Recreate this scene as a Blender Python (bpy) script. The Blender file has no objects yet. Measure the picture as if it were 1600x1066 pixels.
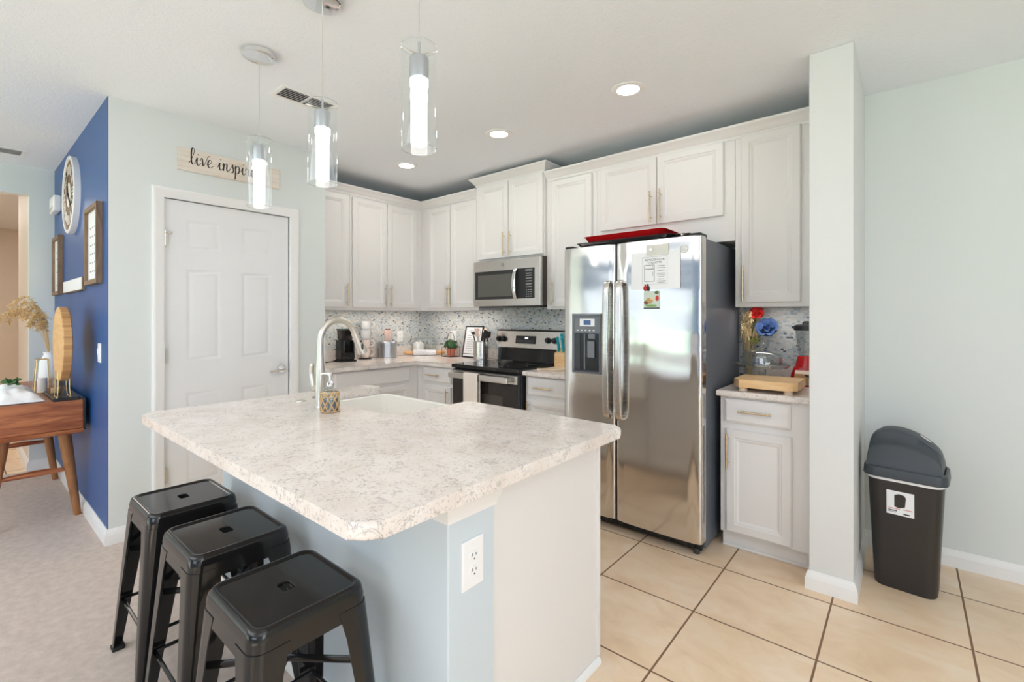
import bpy, bmesh, math, random
from mathutils import Vector, Matrix
PI = math.pi
random.seed(7)
SC = bpy.context.scene
COL = SC.collection

# ------------------------------------------------------------------ camera, world, light, exposure
cam_data = bpy.data.cameras.new('camera')
cam = bpy.data.objects.new('camera', cam_data)
COL.objects.link(cam)
cam.location = (4.1871, -3.4636, 1.3343)
cam.rotation_euler = (PI/2, 0, 0.6987)
cam_data.sensor_width = 36.0
cam_data.lens = 734.19/1600*36.0
cam_data.shift_y = -(533-494.42)/1600
cam_data.clip_start = 0.02
SC.camera = cam

world = bpy.data.worlds.new('sky')
SC.world = world
world.use_nodes = True
bgn = world.node_tree.nodes['Background']
bgn.inputs[0].default_value = (0.80, 0.90, 1.0, 1)
bgn.inputs[1].default_value = 0.8

def area(name, loc, aim, sx, sy, power, color=(1, 1, 1)):
    l = bpy.data.lights.new(name, 'AREA')
    l.shape = 'RECTANGLE'; l.size = sx; l.size_y = sy; l.energy = power; l.color = color
    o = bpy.data.objects.new(name, l); COL.objects.link(o); o.location = loc
    o.rotation_euler = (Vector(aim)-Vector(loc)).to_track_quat('-Z', 'Z').to_euler()
    return o
# daylight through the sliding door and the window behind the camera
DAY = (0.80, 0.91, 1.06)
area('daylight_sliding_door', (0.1, -7.17, 1.05), (0.1, 0, 1.05), 2.9, 2.0, 9, DAY)
area('daylight_window', (4.6, -7.17, 1.45), (4.6, 0, 1.45), 2.5, 1.2, 24, DAY)
area('daylight_side_window', (6.97, -3.6, 1.45), (0, -3.6, 1.45), 2.3, 1.2, 30, DAY)
# sun through the sliding door, falling on the carpet behind the camera
sun = bpy.data.lights.new('sun', 'SUN'); sun.energy = 24; sun.angle = .01; sun.color = (0.91, 0.955, 1.07)
so = bpy.data.objects.new('sun', sun); COL.objects.link(so); so.rotation_euler = (math.radians(36), 0, math.radians(-6))
# added fill lights at ceiling height, no fixtures: living room, dining corner, hall
area('living_room_fill_light', (1.6, -5.3, 2.60), (1.6, -5.3, 0), 3.0, 2.2, 40, (0.87, 0.94, 1.06))
area('dining_fill_light', (5.4, -3.6, 2.60), (5.4, -3.6, 0), 1.6, 2.4, 14, (0.87, 0.94, 1.06))
area('hall_fill_light', (-3.6, -3.7, 2.60), (-3.6, -3.7, 0), 2.0, 0.8, 20, (1.0, 0.95, 0.88))
# fill strips added under the wall cabinets to brighten worktops and splashback
area('under_cabinet_fill', (0.20, -0.85, 1.388), (0.20, -0.85, 0), 0.05, 1.2, 1.6, (1.0, 0.90, 0.80))
area('under_cabinet_fill', (0.72, -0.20, 1.388), (0.72, -0.20, 0), 0.8, 0.05, 1.2, (1.0, 0.91, 0.82))
area('under_cabinet_fill', (2.17, -0.20, 1.388), (2.17, -0.20, 0), 0.4, 0.05, 0.6, (1.0, 0.91, 0.82))
area('under_cabinet_fill', (3.59, -0.22, 1.388), (3.59, -0.22, 0), 0.4, 0.05, 0.7, (1.0, 0.95, 0.90))

SC.view_settings.view_transform = 'Standard'
SC.view_settings.look = 'None'
SC.view_settings.gamma = 1.0
SC.view_settings.use_curve_mapping = False
SC.view_settings.exposure = 0.34
SC.cycles.use_denoising = True
SC.cycles.max_bounces = 10
SC.cycles.caustics_reflective = False
SC.cycles.caustics_refractive = False
SC.cycles.diffuse_bounces = 6
SC.cycles.sample_clamp_indirect = 6.0

# ------------------------------------------------------------------ materials
def S(r, g, b):
    f = lambda c: (c/255/12.92) if c/255 <= .04045 else ((c/255+.055)/1.055)**2.4
    return (f(r), f(g), f(b), 1)

class NT:
    def __init__(s, name):
        s.m = bpy.data.materials.new(name); s.m.use_nodes = True
        s.t = s.m.node_tree; s.p = s.t.nodes['Principled BSDF']; s.out = s.t.nodes['Material Output']
    def n(s, t, **kw):
        x = s.t.nodes.new(t)
        for k, v in kw.items(): setattr(x, k, v)
        return x
    def l(s, a, b): s.t.links.new(a, b)
    def coord(s, world=False):
        if world: return s.n('ShaderNodeNewGeometry').outputs['Position']
        return s.n('ShaderNodeTexCoord').outputs['Object']
    def math(s, op, a, b=None, c=None, clamp=False):
        x = s.n('ShaderNodeMath', operation=op, use_clamp=clamp)
        for i, v in enumerate((a, b, c)):
            if v is None: continue
            if isinstance(v, (int, float)): x.inputs[i].default_value = v
            else: s.l(v, x.inputs[i])
        return x.outputs[0]
    def mix(s, f, a, b):
        x = s.n('ShaderNodeMix', data_type='RGBA')
        for i, v in ((0, f), (6, a), (7, b)):
            if isinstance(v, (int, float, tuple)): x.inputs[i].default_value = v
            else: s.l(v, x.inputs[i])
        return x.outputs[2]
    def noise(s, vec, scale, detail=3, rough=.5, dist=0):
        x = s.n('ShaderNodeTexNoise'); s.l(vec, x.inputs['Vector'])
        x.inputs['Scale'].default_value = scale; x.inputs['Detail'].default_value = detail
        x.inputs['Roughness'].default_value = rough; x.inputs['Distortion'].default_value = dist
        return x.outputs['Fac']
    def mapv(s, vec, scale=(1, 1, 1), rot=(0, 0, 0)):
        x = s.n('ShaderNodeMapping'); s.l(vec, x.inputs[0]); x.inputs['Scale'].default_value = scale; x.inputs['Rotation'].default_value = rot
        return x.outputs[0]
    def ramp(s, f, stops, mode='LINEAR'):
        x = s.n('ShaderNodeValToRGB'); s.l(f, x.inputs[0]); r = x.color_ramp; r.interpolation = mode
        while len(r.elements) < len(stops): r.elements.new(.5)
        for e, (p, c) in zip(r.elements, stops): e.position = p; e.color = c
        return x.outputs[0]
    def bump(s, h, strength, dist=.002):
        x = s.n('ShaderNodeBump'); s.l(h, x.inputs['Height']); x.inputs['Strength'].default_value = strength; x.inputs['Distance'].default_value = dist
        s.l(x.outputs[0], s.p.inputs['Normal'])
    def set(s, **kw):
        for k, v in kw.items():
            i = s.p.inputs[k.replace('_', ' ')]
            if hasattr(v, 'is_output'): s.l(v, i)
            else: i.default_value = v
        return s.m

def plain(name, col, rough=.5, metal=0.0, spec=.5, bump=None, emit=None):
    a = NT(name); a.set(Base_Color=col, Roughness=rough, Metallic=metal)
    a.p.inputs['Specular IOR Level'].default_value = spec
    v = a.coord()
    if bump:
        a.bump(a.noise(v, bump[0], 2), bump[1], bump[2] if len(bump) > 2 else .002)
    else:
        r = a.noise(v, 35, 2); a.l(a.math('MULTIPLY_ADD', r, .06, rough-.03, clamp=True), a.p.inputs['Roughness'])
    if emit:
        a.p.inputs['Emission Color'].default_value = emit[0]; a.p.inputs['Emission Strength'].default_value = emit[1]
    return a.m

def wood(name, c1, c2, scale=(3, 40, 40), rough=.4, dark=None):
    a = NT(name); v = a.mapv(a.coord(), scale)
    n = a.noise(v, 1.2, 5, .6, 1.2)
    stops = [(.3, c1), (.7, c2)] if not dark else [(.25, dark), (.4, c1), (.7, c2)]
    a.set(Base_Color=a.ramp(n, stops), Roughness=rough); a.bump(n, .08, .001)
    return a.m

def steel(name, col, rough, wave=0.0, grain=(1, 1, 300), aniso=.6):
    a = NT(name); v = a.coord()
    g = a.noise(a.mapv(v, grain), 2, 2)
    a.set(Base_Color=col, Metallic=1.0)
    a.l(a.math('MULTIPLY_ADD', g, .10, rough-.05, clamp=True), a.p.inputs['Roughness'])
    if wave:
        w = a.noise(a.mapv(v, (.5, .5, 1.5)), 2.6, 1)
        a.bump(w, 1.0, wave)
    return a.m

def thin_glass(name, tint=(.96, .98, .98, 1), edge=.75, base=.05):
    a = NT(name); a.t.nodes.remove(a.p)
    tr = a.n('ShaderNodeBsdfTransparent'); tr.inputs[0].default_value = tint
    gl = a.n('ShaderNodeBsdfGlossy'); gl.inputs['Roughness'].default_value = .04; gl.inputs['Color'].default_value = (1, 1, 1, 1)
    lw = a.n('ShaderNodeLayerWeight'); lw.inputs['Blend'].default_value = .5
    f = a.math('POWER', lw.outputs['Facing'], 2.5); f = a.math('MULTIPLY_ADD', f, edge, base)
    mx = a.n('ShaderNodeMixShader'); a.l(f, mx.inputs[0]); a.l(tr.outputs[0], mx.inputs[1]); a.l(gl.outputs[0], mx.inputs[2])
    a.l(mx.outputs[0], a.out.inputs[0])
    return a.m

MT = {}
def wall_mat(name, col, bs=.25):
    a = NT(name); v = a.coord(True)
    n = a.noise(v, 150, 2); a.set(Base_Color=col, Roughness=.55); a.p.inputs['Specular IOR Level'].default_value = .35
    a.bump(n, bs, .0015); return a.m
MT['aqua'] = wall_mat('aqua_wall_paint', S(222, 227, 225))
MT['pale'] = wall_mat('pale_wall_paint', S(222, 223, 222))
MT['blue'] = wall_mat('navy_wall_paint', S(46, 90, 150), .1); MT['blue'].node_tree.nodes['Principled BSDF'].inputs['Roughness'].default_value = .38
MT['slate'] = wall_mat('slate_blue_wall_paint', S(112, 134, 160))
MT['beige'] = wall_mat('beige_hall_paint', S(224, 212, 198))
MT['island_paint'] = wall_mat('island_wall_paint', S(206, 216, 222), .12)
a = NT('textured_ceiling'); v = a.coord(True)
a.set(Base_Color=S(239, 243, 248), Roughness=.8); a.bump(a.math('ADD', a.noise(v, 38, 3, .6), a.noise(v, 120, 2)), .45, .004); MT['ceiling'] = a.m
MT['trim'] = plain('white_trim_paint', S(240, 239, 238), .35)
MT['door'] = plain('white_door_paint', S(236, 236, 237), .4)
MT['cabinet'] = plain('painted_cabinet', S(229, 226, 224), .38)
MT['white'] = plain('white_plastic', S(242, 242, 242), .3)
MT['offwhite'] = plain('warm_white', S(235, 228, 218), .45)
MT['black'] = plain('black_plastic', S(26, 26, 28), .35)
MT['black_gloss'] = plain('black_gloss', S(14, 14, 16), .08)
MT['dark_grey'] = plain('dark_grey_plastic', S(60, 62, 66), .4)
MT['mid_grey'] = plain('mid_grey_plastic', S(118, 121, 128), .4)
MT['fridge_side'] = plain('charcoal_painted_steel', S(96, 101, 110), .38, bump=(260, .15, .001))
MT['steel'] = steel('brushed_steel', (.66, .63, .60, 1), .26, grain=(2, 2, 400))
MT['fridge_steel'] = steel('fridge_door_steel', (.70, .68, .66, 1), .13, .012, grain=(3, 3, 500))
MT['chrome'] = steel('chrome', (.82, .82, .83, 1), .08)
MT['nickel'] = steel('brushed_nickel', (.70, .66, .60, 1), .32)
MT['brass'] = steel('champagne_brass', (.66, .53, .36, 1), .28)
MT['galvanised'] = steel('galvanised_metal', (.55, .57, .60, 1), .34, .004)
MT['gold'] = steel('gold_wire', (.80, .60, .30, 1), .25)
MT['stool'] = plain('glossy_black_paint', S(29, 28, 28), .12)
MT['rubber'] = plain('black_rubber', S(20, 20, 20), .7)
MT['glass'] = thin_glass('clear_glass')
MT['glass_dim'] = thin_glass('thick_clear_glass', (.84, .87, .87, 1), .8, .12)
MT['bulb'] = plain('glowing_tube', (1, 1, 1, 1), .5, emit=((1, .97, .93, 1), 7.0))
MT['lens'] = plain('glowing_lens', (1, 1, 1, 1), .5, emit=((1, .97, .92, 1), 7.0))
MT['red'] = plain('red_enamel', S(176, 22, 24), .22)
MT['red_cloth'] = plain('red_petal', S(196, 38, 34), .7)
MT['navy_petal'] = plain('navy_petal', S(70, 98, 150), .7)
MT['teal'] = plain('teal_plastic', S(38, 168, 182), .35)
MT['terracotta'] = plain('terracotta', S(196, 112, 86), .7, bump=(90, .2))
MT['green'] = plain('green_leaf', S(48, 92, 44), .55)
MT['dried'] = plain('dried_grass', S(212, 190, 146), .8)
MT['pampas'] = plain('pampas_plume', S(224, 190, 134), .85)
MT['cloth'] = plain('white_cotton', S(236, 238, 240), .85, bump=(300, .25))
MT['towel'] = plain('cream_towel', S(233, 222, 212), .9, bump=(350, .35))
MT['paper'] = plain('white_paper', S(238, 238, 240), .7)
MT['ink'] = plain('dark_ink', S(52, 52, 60), .7)
MT['sugar'] = plain('white_sugar', S(240, 238, 232), .8)
MT['ceramic'] = plain('white_fireclay', S(244, 240, 233), .14)
MT['pink_ceramic'] = plain('pale_pink_ceramic', S(236, 208, 196), .3)
MT['amber'] = thin_glass('amber_smoked_glass', (.85, .72, .58, 1), .5)
MT['navy_glass'] = plain('blue_liquid_glass', S(64, 92, 120), .08)
MT['cane'] = plain('woven_cane', S(214, 178, 128), .6)
MT['bin'] = plain('dark_bin_plastic', S(46, 41, 39), .42, bump=(420, .25, .001))
MT['bin_lid'] = plain('slate_lid_plastic', S(62, 68, 74), .4, bump=(420, .2, .001))
MT['maple'] = wood('maple_board', S(224, 180, 124), S(240, 206, 156), (4, 30, 30))
MT['beech'] = wood('beech_wood', S(214, 160, 104), S(232, 188, 136), (20, 20, 3))
MT['pale_wood'] = wood('pale_wood', S(226, 200, 168), S(240, 222, 196), (3, 30, 30))
MT['acacia'] = wood('acacia_wood', S(146, 78, 44), S(200, 126, 78), (9, 2.2, 22), .32, S(104, 54, 34))
MT['leg_wood'] = wood('acacia_leg', S(140, 88, 48), S(186, 130, 82), (16, 16, 3), .4)
MT['rustic'] = wood('rustic_frame_wood', S(112, 88, 66), S(150, 124, 98), (16, 16, 4), .6)
MT['sign_wood'] = wood('whitewashed_board', S(224, 212, 198), S(238, 230, 220), (30, 3, 30), .6, S(202, 184, 164))
MT['clock_wood'] = wood('clock_planks', S(96, 72, 52), S(150, 118, 88), (6, 20, 6), .6)
MT['marble'] = None

def stone(name, base, vein):
    a = NT(name); v = a.coord(True)
    n1 = a.noise(v, 12, 8, .62, 2.2)
    rid = a.math('ABSOLUTE', a.math('SUBTRACT', n1, .5))
    line = a.math('SUBTRACT', 1.0, a.math('DIVIDE', rid, .022, clamp=True), clamp=True)
    msk = a.math('MULTIPLY', a.math('SUBTRACT', a.noise(v, 13, 4, .6), .44, clamp=True), 7.0, clamp=True)
    f = a.math('MULTIPLY', a.math('MULTIPLY', line, msk), .6)
    cl = a.ramp(a.noise(v, 7, 6, .65), [(.32, base[0]), (.55, base[1]), (.75, base[2])])
    sp = a.math('MULTIPLY', a.math('GREATER_THAN', a.noise(v, 110, 3), .62), .28)
    a.set(Base_Color=a.mix(sp, a.mix(f, cl, vein), vein), Roughness=.16); a.p.inputs['Specular IOR Level'].default_value = .34
    return a.m
MT['quartz'] = stone('white_quartz', (S(226, 214, 205), S(236, 227, 220), S(242, 236, 231)), S(104, 98, 98))
MT['marble'] = stone('grey_marble', (S(206, 208, 214), S(228, 229, 232), S(238, 238, 240)), S(110, 116, 130))

# mosaic backsplash: thin random strips, colour by cell
a = NT('glass_mosaic'); pos = a.coord(True)
sx = a.n('ShaderNodeSeparateXYZ'); a.l(pos, sx.inputs[0])
uu = a.math('ADD', sx.outputs[0], sx.outputs[1])
zz = a.math('DIVIDE', sx.outputs[2], .0128)
row = a.math('FLOOR', zz)
off = a.math('FRACT', a.math('MULTIPLY', a.math('SINE', a.math('MULTIPLY', row, 12.9898)), 43.5))
u2 = a.math('ADD', a.math('DIVIDE', uu, .019), off)
cv = a.n('ShaderNodeCombineXYZ'); a.l(a.math('FLOOR', u2), cv.inputs[0]); a.l(row, cv.inputs[1])
wn = a.n('ShaderNodeTexWhiteNoise'); wn.noise_dimensions = '2D'; a.l(cv.outputs[0], wn.inputs['Vector'])
tile = a.ramp(wn.outputs['Value'], [(0, S(196, 202, 204)), (.16, S(214, 217, 216)), (.34, S(180, 191, 197)), (.48, S(220, 218, 212)), (.62, S(200, 210, 213)), (.76, S(212, 206, 196)), (.89, S(164, 174, 180)), (.955, S(104, 102, 104))], 'CONSTANT')
gr = a.math('MAXIMUM', a.math('LESS_THAN', a.math('FRACT', zz), .12), a.math('LESS_THAN', a.math('FRACT', u2), .08))
a.set(Base_Color=a.mix(gr, tile, S(200, 200, 197)), Roughness=.22); MT['mosaic'] = a.m

# beige floor tile, 0.467 m grid
a = NT('beige_floor_tile'); pos = a.coord(True)
sx = a.n('ShaderNodeSeparateXYZ'); a.l(pos, sx.inputs[0])
tx = a.math('DIVIDE', a.math('SUBTRACT', sx.outputs[0], 3.919), .4705)
ty = a.math('DIVIDE', a.math('ADD', sx.outputs[1], .843), .4660)
def edge(t): 
    f = a.math('FRACT', a.math('ADD', t, 40.5)); return a.math('ABSOLUTE', a.math('SUBTRACT', f, .5))
d = a.math('MINIMUM', edge(tx), edge(ty))
g = a.math('LESS_THAN', d, .0085)
cv = a.n('ShaderNodeCombineXYZ'); a.l(a.math('ROUND', a.math('ADD', tx, .0)), cv.inputs[0]); a.l(a.math('FLOOR', ty), cv.inputs[1])
cv2 = a.n('ShaderNodeCombineXYZ'); a.l(a.math('FLOOR', tx), cv2.inputs[0]); a.l(a.math('FLOOR', ty), cv2.inputs[1])
wn = a.n('ShaderNodeTexWhiteNoise'); wn.noise_dimensions = '2D'; a.l(cv2.outputs[0], wn.inputs['Vector'])
cl = a.ramp(a.noise(a.mapv(pos, (1, 1.6, 1)), 4.5, 7, .62, .6), [(.28, S(231, 200, 166)), (.5, S(243, 216, 184)), (.72, S(249, 230, 206))])
cl = a.mix(a.math('MULTIPLY', wn.outputs['Value'], .25), cl, S(216, 186, 156))
a.set(Base_Color=a.mix(g, cl, S(132, 100, 76)), Roughness=a.math('MULTIPLY_ADD', g, .5, .30))
bh = a.math('SUBTRACT', 1.0, g); a.bump(bh, .5, .002); MT['tile'] = a.m

a = NT('beige_carpet'); v = a.coord(True)
n1 = a.noise(v, 420, 3, .7); n2 = a.noise(v, 26, 4, .6)
a.set(Base_Color=a.ramp(a.math('MULTIPLY_ADD', n2, .45, a.math('MULTIPLY', n1, .55)), [(.3, S(196, 179, 167)), (.7, S(237, 220, 208))]), Roughness=.95)
a.p.inputs['Specular IOR Level'].default_value = .1
a.bump(n1, .8, .006); MT['carpet'] = a.m
MT['lawn'] = plain('lawn_green', S(104, 132, 84), .9, bump=(60, .5))
a = NT('wood_slab_edge'); v = a.coord()
MT['slab_face'] = wood('round_board_face', S(212, 164, 108), S(230, 190, 136), (1.5, 1.5, 22), .5)
MT['slab_edge'] = wood('round_board_edge', S(180, 124, 72), S(226, 180, 118), (.6, .6, 26), .5)

# ------------------------------------------------------------------ mesh builder
WORLD_ORG = {}
def org_of(o):
    v = Vector((0, 0, 0))
    while o is not None:
        if o.get('_local'): return Vector((0, 0, 0))
        v += Vector(o.location); o = o.parent
    return v

class MB:
    def __init__(s): s.b = bmesh.new()
    def faces(s, vs, fs):
        bv = [s.b.verts.new(v) for v in vs]
        out = []
        for f in fs:
            try: out.append(s.b.faces.new([bv[i] for i in f]))
            except ValueError: pass
        return bv, out
    def box(s, x0, x1, y0, y1, z0, z1, bev=0, seg=2, m=None):
        vs = [Vector((x, y, z)) for x in (x0, x1) for y in (y0, y1) for z in (z0, z1)]
        if m is not None: vs = [m @ v for v in vs]
        bv, fs = s.faces(vs, [(0, 1, 3, 2), (4, 6, 7, 5), (0, 4, 5, 1), (2, 3, 7, 6), (0, 2, 6, 4), (1, 5, 7, 3)])
        if bev > 0:
            es = list({e for f in fs for e in f.edges})
            bmesh.ops.bevel(s.b, geom=es, offset=bev, segments=seg, profile=.5, affect='EDGES')
        return s
    def loops(s, loops, cap0=True, cap1=True, closed=False):
        """connect rings of equal vertex count"""
        rs = [[s.b.verts.new(p) for p in l] for l in loops]
        n = len(rs[0]); k = len(rs)
        for i in range(k if closed else k-1):
            A, B = rs[i], rs[(i+1) % k]
            for j in range(n):
                try: s.b.faces.new((A[j], A[(j+1) % n], B[(j+1) % n], B[j]))
                except ValueError: pass
        if not closed:
            if cap0: s.b.faces.new(rs[0][::-1])
            if cap1: s.b.faces.new(rs[-1])
        return s
    def prism(s, poly, z0, z1, m=None, bev=0, seg=3, which='both'):
        m = m or Matrix()
        lo = [s.b.verts.new(m @ Vector((x, y, z0))) for x, y in poly]; hi = [s.b.verts.new(m @ Vector((x, y, z1))) for x, y in poly]
        n = len(poly); fs = [s.b.faces.new(lo[::-1]), s.b.faces.new(hi)]
        for j in range(n): fs.append(s.b.faces.new((lo[j], lo[(j+1) % n], hi[(j+1) % n], hi[j])))
        if bev:
            es = []
            if which in ('both', 'top'): es += list(fs[1].edges)
            if which == 'both': es += list(fs[0].edges)
            bmesh.ops.bevel(s.b, geom=es, offset=bev, segments=seg, profile=.5, affect='EDGES')
        return s
    def cyl(s, c, r, h, axis='z', seg=24, r2=None, m=None):
        """from c along +axis for h"""
        r2 = r if r2 is None else r2
        A = {'z': lambda a, R, t: (R*math.cos(a), R*math.sin(a), t), 'y': lambda a, R, t: (R*math.cos(a), t, R*math.sin(a)), 'x': lambda a, R, t: (t, R*math.cos(a), R*math.sin(a))}[axis]
        L = []
        for R, t in ((r, 0), (r2, h)):
            L.append([Vector(c)+Vector(A(2*PI*k/seg, R, t)) for k in range(seg)])
        if m is not None: L = [[m @ p for p in l] for l in L]
        return s.loops(L)
    def lathe(s, prof, c=(0, 0, 0), seg=32, axis='z', cap=True, m=None, a0=0.0, wob=None):
        A = {'z': lambda a, R, t: (R*math.cos(a), R*math.sin(a), t), 'y': lambda a, R, t: (R*math.cos(a), t, R*math.sin(a)), 'x': lambda a, R, t: (t, R*math.cos(a), R*math.sin(a))}[axis]
        L = []
        for R, t in prof:
            L.append([Vector(c)+Vector(A(a0+2*PI*k/seg, max(R, 1e-5)*(wob(2*PI*k/seg, t) if wob else 1), t)) for k in range(seg)])
        if m is not None: L = [[m @ p for p in l] for l in L]
        return s.loops(L, cap, cap)
    def tube(s, pts, r, seg=8, cap=True, flat=1.0, closed=False):
        pts = [Vector(p) for p in pts]; n = len(pts)
        rr = r if isinstance(r, (list, tuple)) else [r]*n
        L = []; up = None
        for i, p in enumerate(pts):
            if closed: t = pts[(i+1) % n]-pts[i-1]
            else: t = pts[min(i+1, n-1)]-pts[max(i-1, 0)]
            t = t.normalized() if t.length > 1e-9 else Vector((0, 0, 1))
            if up is None: up = Vector((0, 0, 1)) if abs(t.z) < .9 else Vector((0, 1, 0))
            a_ = up-t*up.dot(t); a_ = a_.normalized() if a_.length > 1e-6 else t.orthogonal().normalized()
            up = a_; b_ = t.cross(a_)
            L.append([p+a_*(rr[i]*math.cos(2*PI*k/seg))+b_*(rr[i]*flat*math.sin(2*PI*k/seg)) for k in range(seg)])
        return s.loops(L, cap, cap, closed)
    def sphere(s, c, r, sc=(1, 1, 1), seg=16, rings=10, m=None):
        prof = [(r*math.sin(PI*k/rings), -r*math.cos(PI*k/rings)) for k in range(rings+1)]
        L = []
        for R, t in prof:
            L.append([Vector((c[0]+sc[0]*max(R, 1e-5)*math.cos(2*PI*k/seg), c[1]+sc[1]*max(R, 1e-5)*math.sin(2*PI*k/seg), c[2]+sc[2]*t)) for k in range(seg)])
        if m is not None: L = [[m @ p for p in l] for l in L]
        return s.loops(L)
    def front(s, face, plane, u0, u1, z0, z1, prof):
        """panelled board: prof = [(inset, out)], first ring is the back"""
        P = (lambda u, z, o: (u, plane-o, z)) if face == '-y' else (lambda u, z, o: (plane+o, u, z)) if face == '+x' else (lambda u, z, o: (u, plane+o, z))
        L = []
        for i, o in prof:
            r = [(u0+i, z0+i), (u1-i, z0+i), (u1-i, z1-i), (u0+i, z1-i)]
            L.append([Vector(P(u, z, o)) for u, z in r])
        return s.loops(L)
    def sweep(s, path, prof, side=1, closed=False):
        """profile (out, z) carried along a 2-D path with mitred corners"""
        pts = [Vector((p[0], p[1])) for p in path]; n = len(pts); L = []
        for i in range(n):
            d0 = (pts[i]-pts[i-1]).normalized() if (i > 0 or closed) else None
            d1 = (pts[(i+1) % n]-pts[i]).normalized() if (i < n-1 or closed) else None
            if d0 is None: d0 = d1
            if d1 is None: d1 = d0
            n0 = Vector((d0.y, -d0.x))*side; n1 = Vector((d1.y, -d1.x))*side
            mi = (n0+n1); mi = mi/(mi.length_squared/2) if mi.length > 1e-6 else n0
            L.append([Vector((pts[i].x+mi.x*o, pts[i].y+mi.y*o, z)) for o, z in prof])
        return s.loops(L, True, True, closed)
    def text(s, txt, size, m, extrude=.0004, align='LEFT'):
        c = bpy.data.curves.new('lettering', 'FONT'); c.body = txt; c.size = size; c.extrude = extrude; c.align_x = align
        c.resolution_u = 2
        o = bpy.data.objects.new('lettering', c); COL.objects.link(o)
        bpy.context.view_layer.update()
        me = bpy.data.meshes.new_from_object(o.evaluated_get(bpy.context.evaluated_depsgraph_get()))
        me.transform(m); s.b.from_mesh(me)
        bpy.data.objects.remove(o); bpy.data.curves.remove(c); bpy.data.meshes.remove(me)
        return s
    def xf(s, m):
        bmesh.ops.transform(s.b, matrix=m, verts=s.b.verts); return s
    def build(s, name, mt, parent=None, smooth=40, kind=None, label=None):
        bmesh.ops.recalc_face_normals(s.b, faces=s.b.faces)
        me = bpy.data.meshes.new(name); s.b.to_mesh(me); s.b.free()
        o = bpy.data.objects.new(name, me); COL.objects.link(o)
        me.materials.append(MT[mt] if isinstance(mt, str) else mt)
        if parent is not None:
            me.transform(Matrix.Translation(-org_of(parent))); o.parent = parent
        if smooth:
            me.shade_smooth(); me.set_sharp_from_angle(angle=math.radians(smooth))
            wn_mod = o.modifiers.new('weighted_normals', 'WEIGHTED_NORMAL'); wn_mod.keep_sharp = True
        if kind: o['kind'] = kind
        if label: o['label'] = label
        return o

def T(name, label, cat, loc=(0, 0, 0), group=None, rz=0.0, local=False):
    o = bpy.data.objects.new(name, None); COL.objects.link(o)
    o.empty_display_size = .05
    o.location = loc; o.rotation_euler = (0, 0, rz); o['label'] = label; o['category'] = cat
    if group: o['group'] = group
    if local: o['_local'] = 1
    return o
def tag(o, label, cat, group=None, org=None):
    """single-mesh thing; origin moved to org"""
    if org is not None:
        o.data.transform(Matrix.Translation(-Vector(org))); o.location = org
    o['label'] = label; o['category'] = cat
    if group: o['group'] = group
    return o
def struct(name, b, mt, parent=None, smooth=40): return b.build(name, mt, parent, smooth, None if parent else 'structure')
def copy_tree(o, parent=None):
    c = o.copy(); COL.objects.link(c)
    if parent is not None: c.parent = parent
    for ch in list(o.children): copy_tree(ch, c)
    return c
def rrect(w, d, r, k=5, cx=0, cy=0):
    """rounded rectangle, counter-clockwise"""
    out = []
    for sx_, sy_, a0 in ((1, 1, 0), (-1, 1, PI/2), (-1, -1, PI), (1, -1, 3*PI/2)):
        for i in range(k+1):
            an = a0+PI/2*i/k
            out.append((cx+sx_*(w/2-r)+r*math.cos(an), cy+sy_*(d/2-r)+r*math.sin(an)))
    return out
def smooth_path(pts, n=6):
    P = [Vector(p) for p in pts]; out = []
    for i in range(len(P)-1):
        p0, p1, p2, p3 = P[max(i-1, 0)], P[i], P[i+1], P[min(i+2, len(P)-1)]
        for k in range(n):
            t = k/n
            out.append(.5*((2*p1)+(p2-p0)*t+(2*p0-5*p1+4*p2-p3)*t*t+(3*p1-p0-3*p2+p3)*t**3))
    out.append(P[-1]); return out

# ------------------------------------------------------------------ the setting
H = 2.621
b = MB()
b.prism([(.62, 0), (.62, -2.65), (3.27, -2.65), (3.27, -7.2), (7, -7.2), (7, 0)][::-1], -.08, 0)
b.prism([(0, 0), (0, -2.78), (.62, -2.78), (.62, 0)][::-1], -.08, 0)
struct('floor', b, 'tile', smooth=0)
b = MB(); b.box(-6, -1.62, -5, -1.8, -.08, 0); struct('floor_hall', b, 'tile', smooth=0)
b = MB(); b.prism([(-1.62, -7.2), (3.27, -7.2), (3.27, -2.65), (.62, -2.65), (.62, -2.88), (-1.62, -2.88)], -.08, 0)
struct('floor_carpet', b, 'carpet', smooth=0)
b = MB(); b.box(-6, 7.1, -7.3, .1, H, H+.08); struct('ceiling', b, 'ceiling', smooth=0)
b = MB(); b.box(-.1, 3.9, 0, .1, 0, H); struct('wall_back', b, 'aqua', smooth=0)
b = MB(); b.box(3.9, 7.1, -.03, .1, 0, H); struct('wall_right', b, 'aqua', smooth=0)
b = MB(); b.box(3.819, 3.998, -.757, -.001, 0, H, .006, 2); struct('wall_stub', b, 'pale')
b = MB(); b.box(-.1, 0, -2.78, 0, 0, H); struct('wall_left', b, 'aqua', smooth=0)
b = MB()
b.box(.52, .62, -2.879, -2.615, 0, H); b.box(.52, .62, -1.824, -1.544, 0, H); b.box(.52, .62, -2.615, -1.824, 2.085, H)
struct('wall_pantry', b, 'aqua', smooth=0)
b = MB(); b.box(0, .52, -1.6, -1.546, 0, H); struct('wall_pantry_side', b, 'aqua', smooth=0)
b = MB(); b.prism([(-1.6, -2.882), (.6185, -2.882), (.6185, -2.879), (.52, -2.879), (.52, -2.78), (-1.6, -2.78)], 0, H)
struct('wall_accent', b, 'blue', smooth=0)
b = MB(); b.box(-1.7, -1.6, -3.04, -2.78, 0, H); b.box(-1.7, -1.6, -7.2, -4.1, 0, H); b.box(-1.7, -1.6, -4.1, -3.04, 2.38, H)
struct('wall_far', b, 'aqua', smooth=0)
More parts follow.
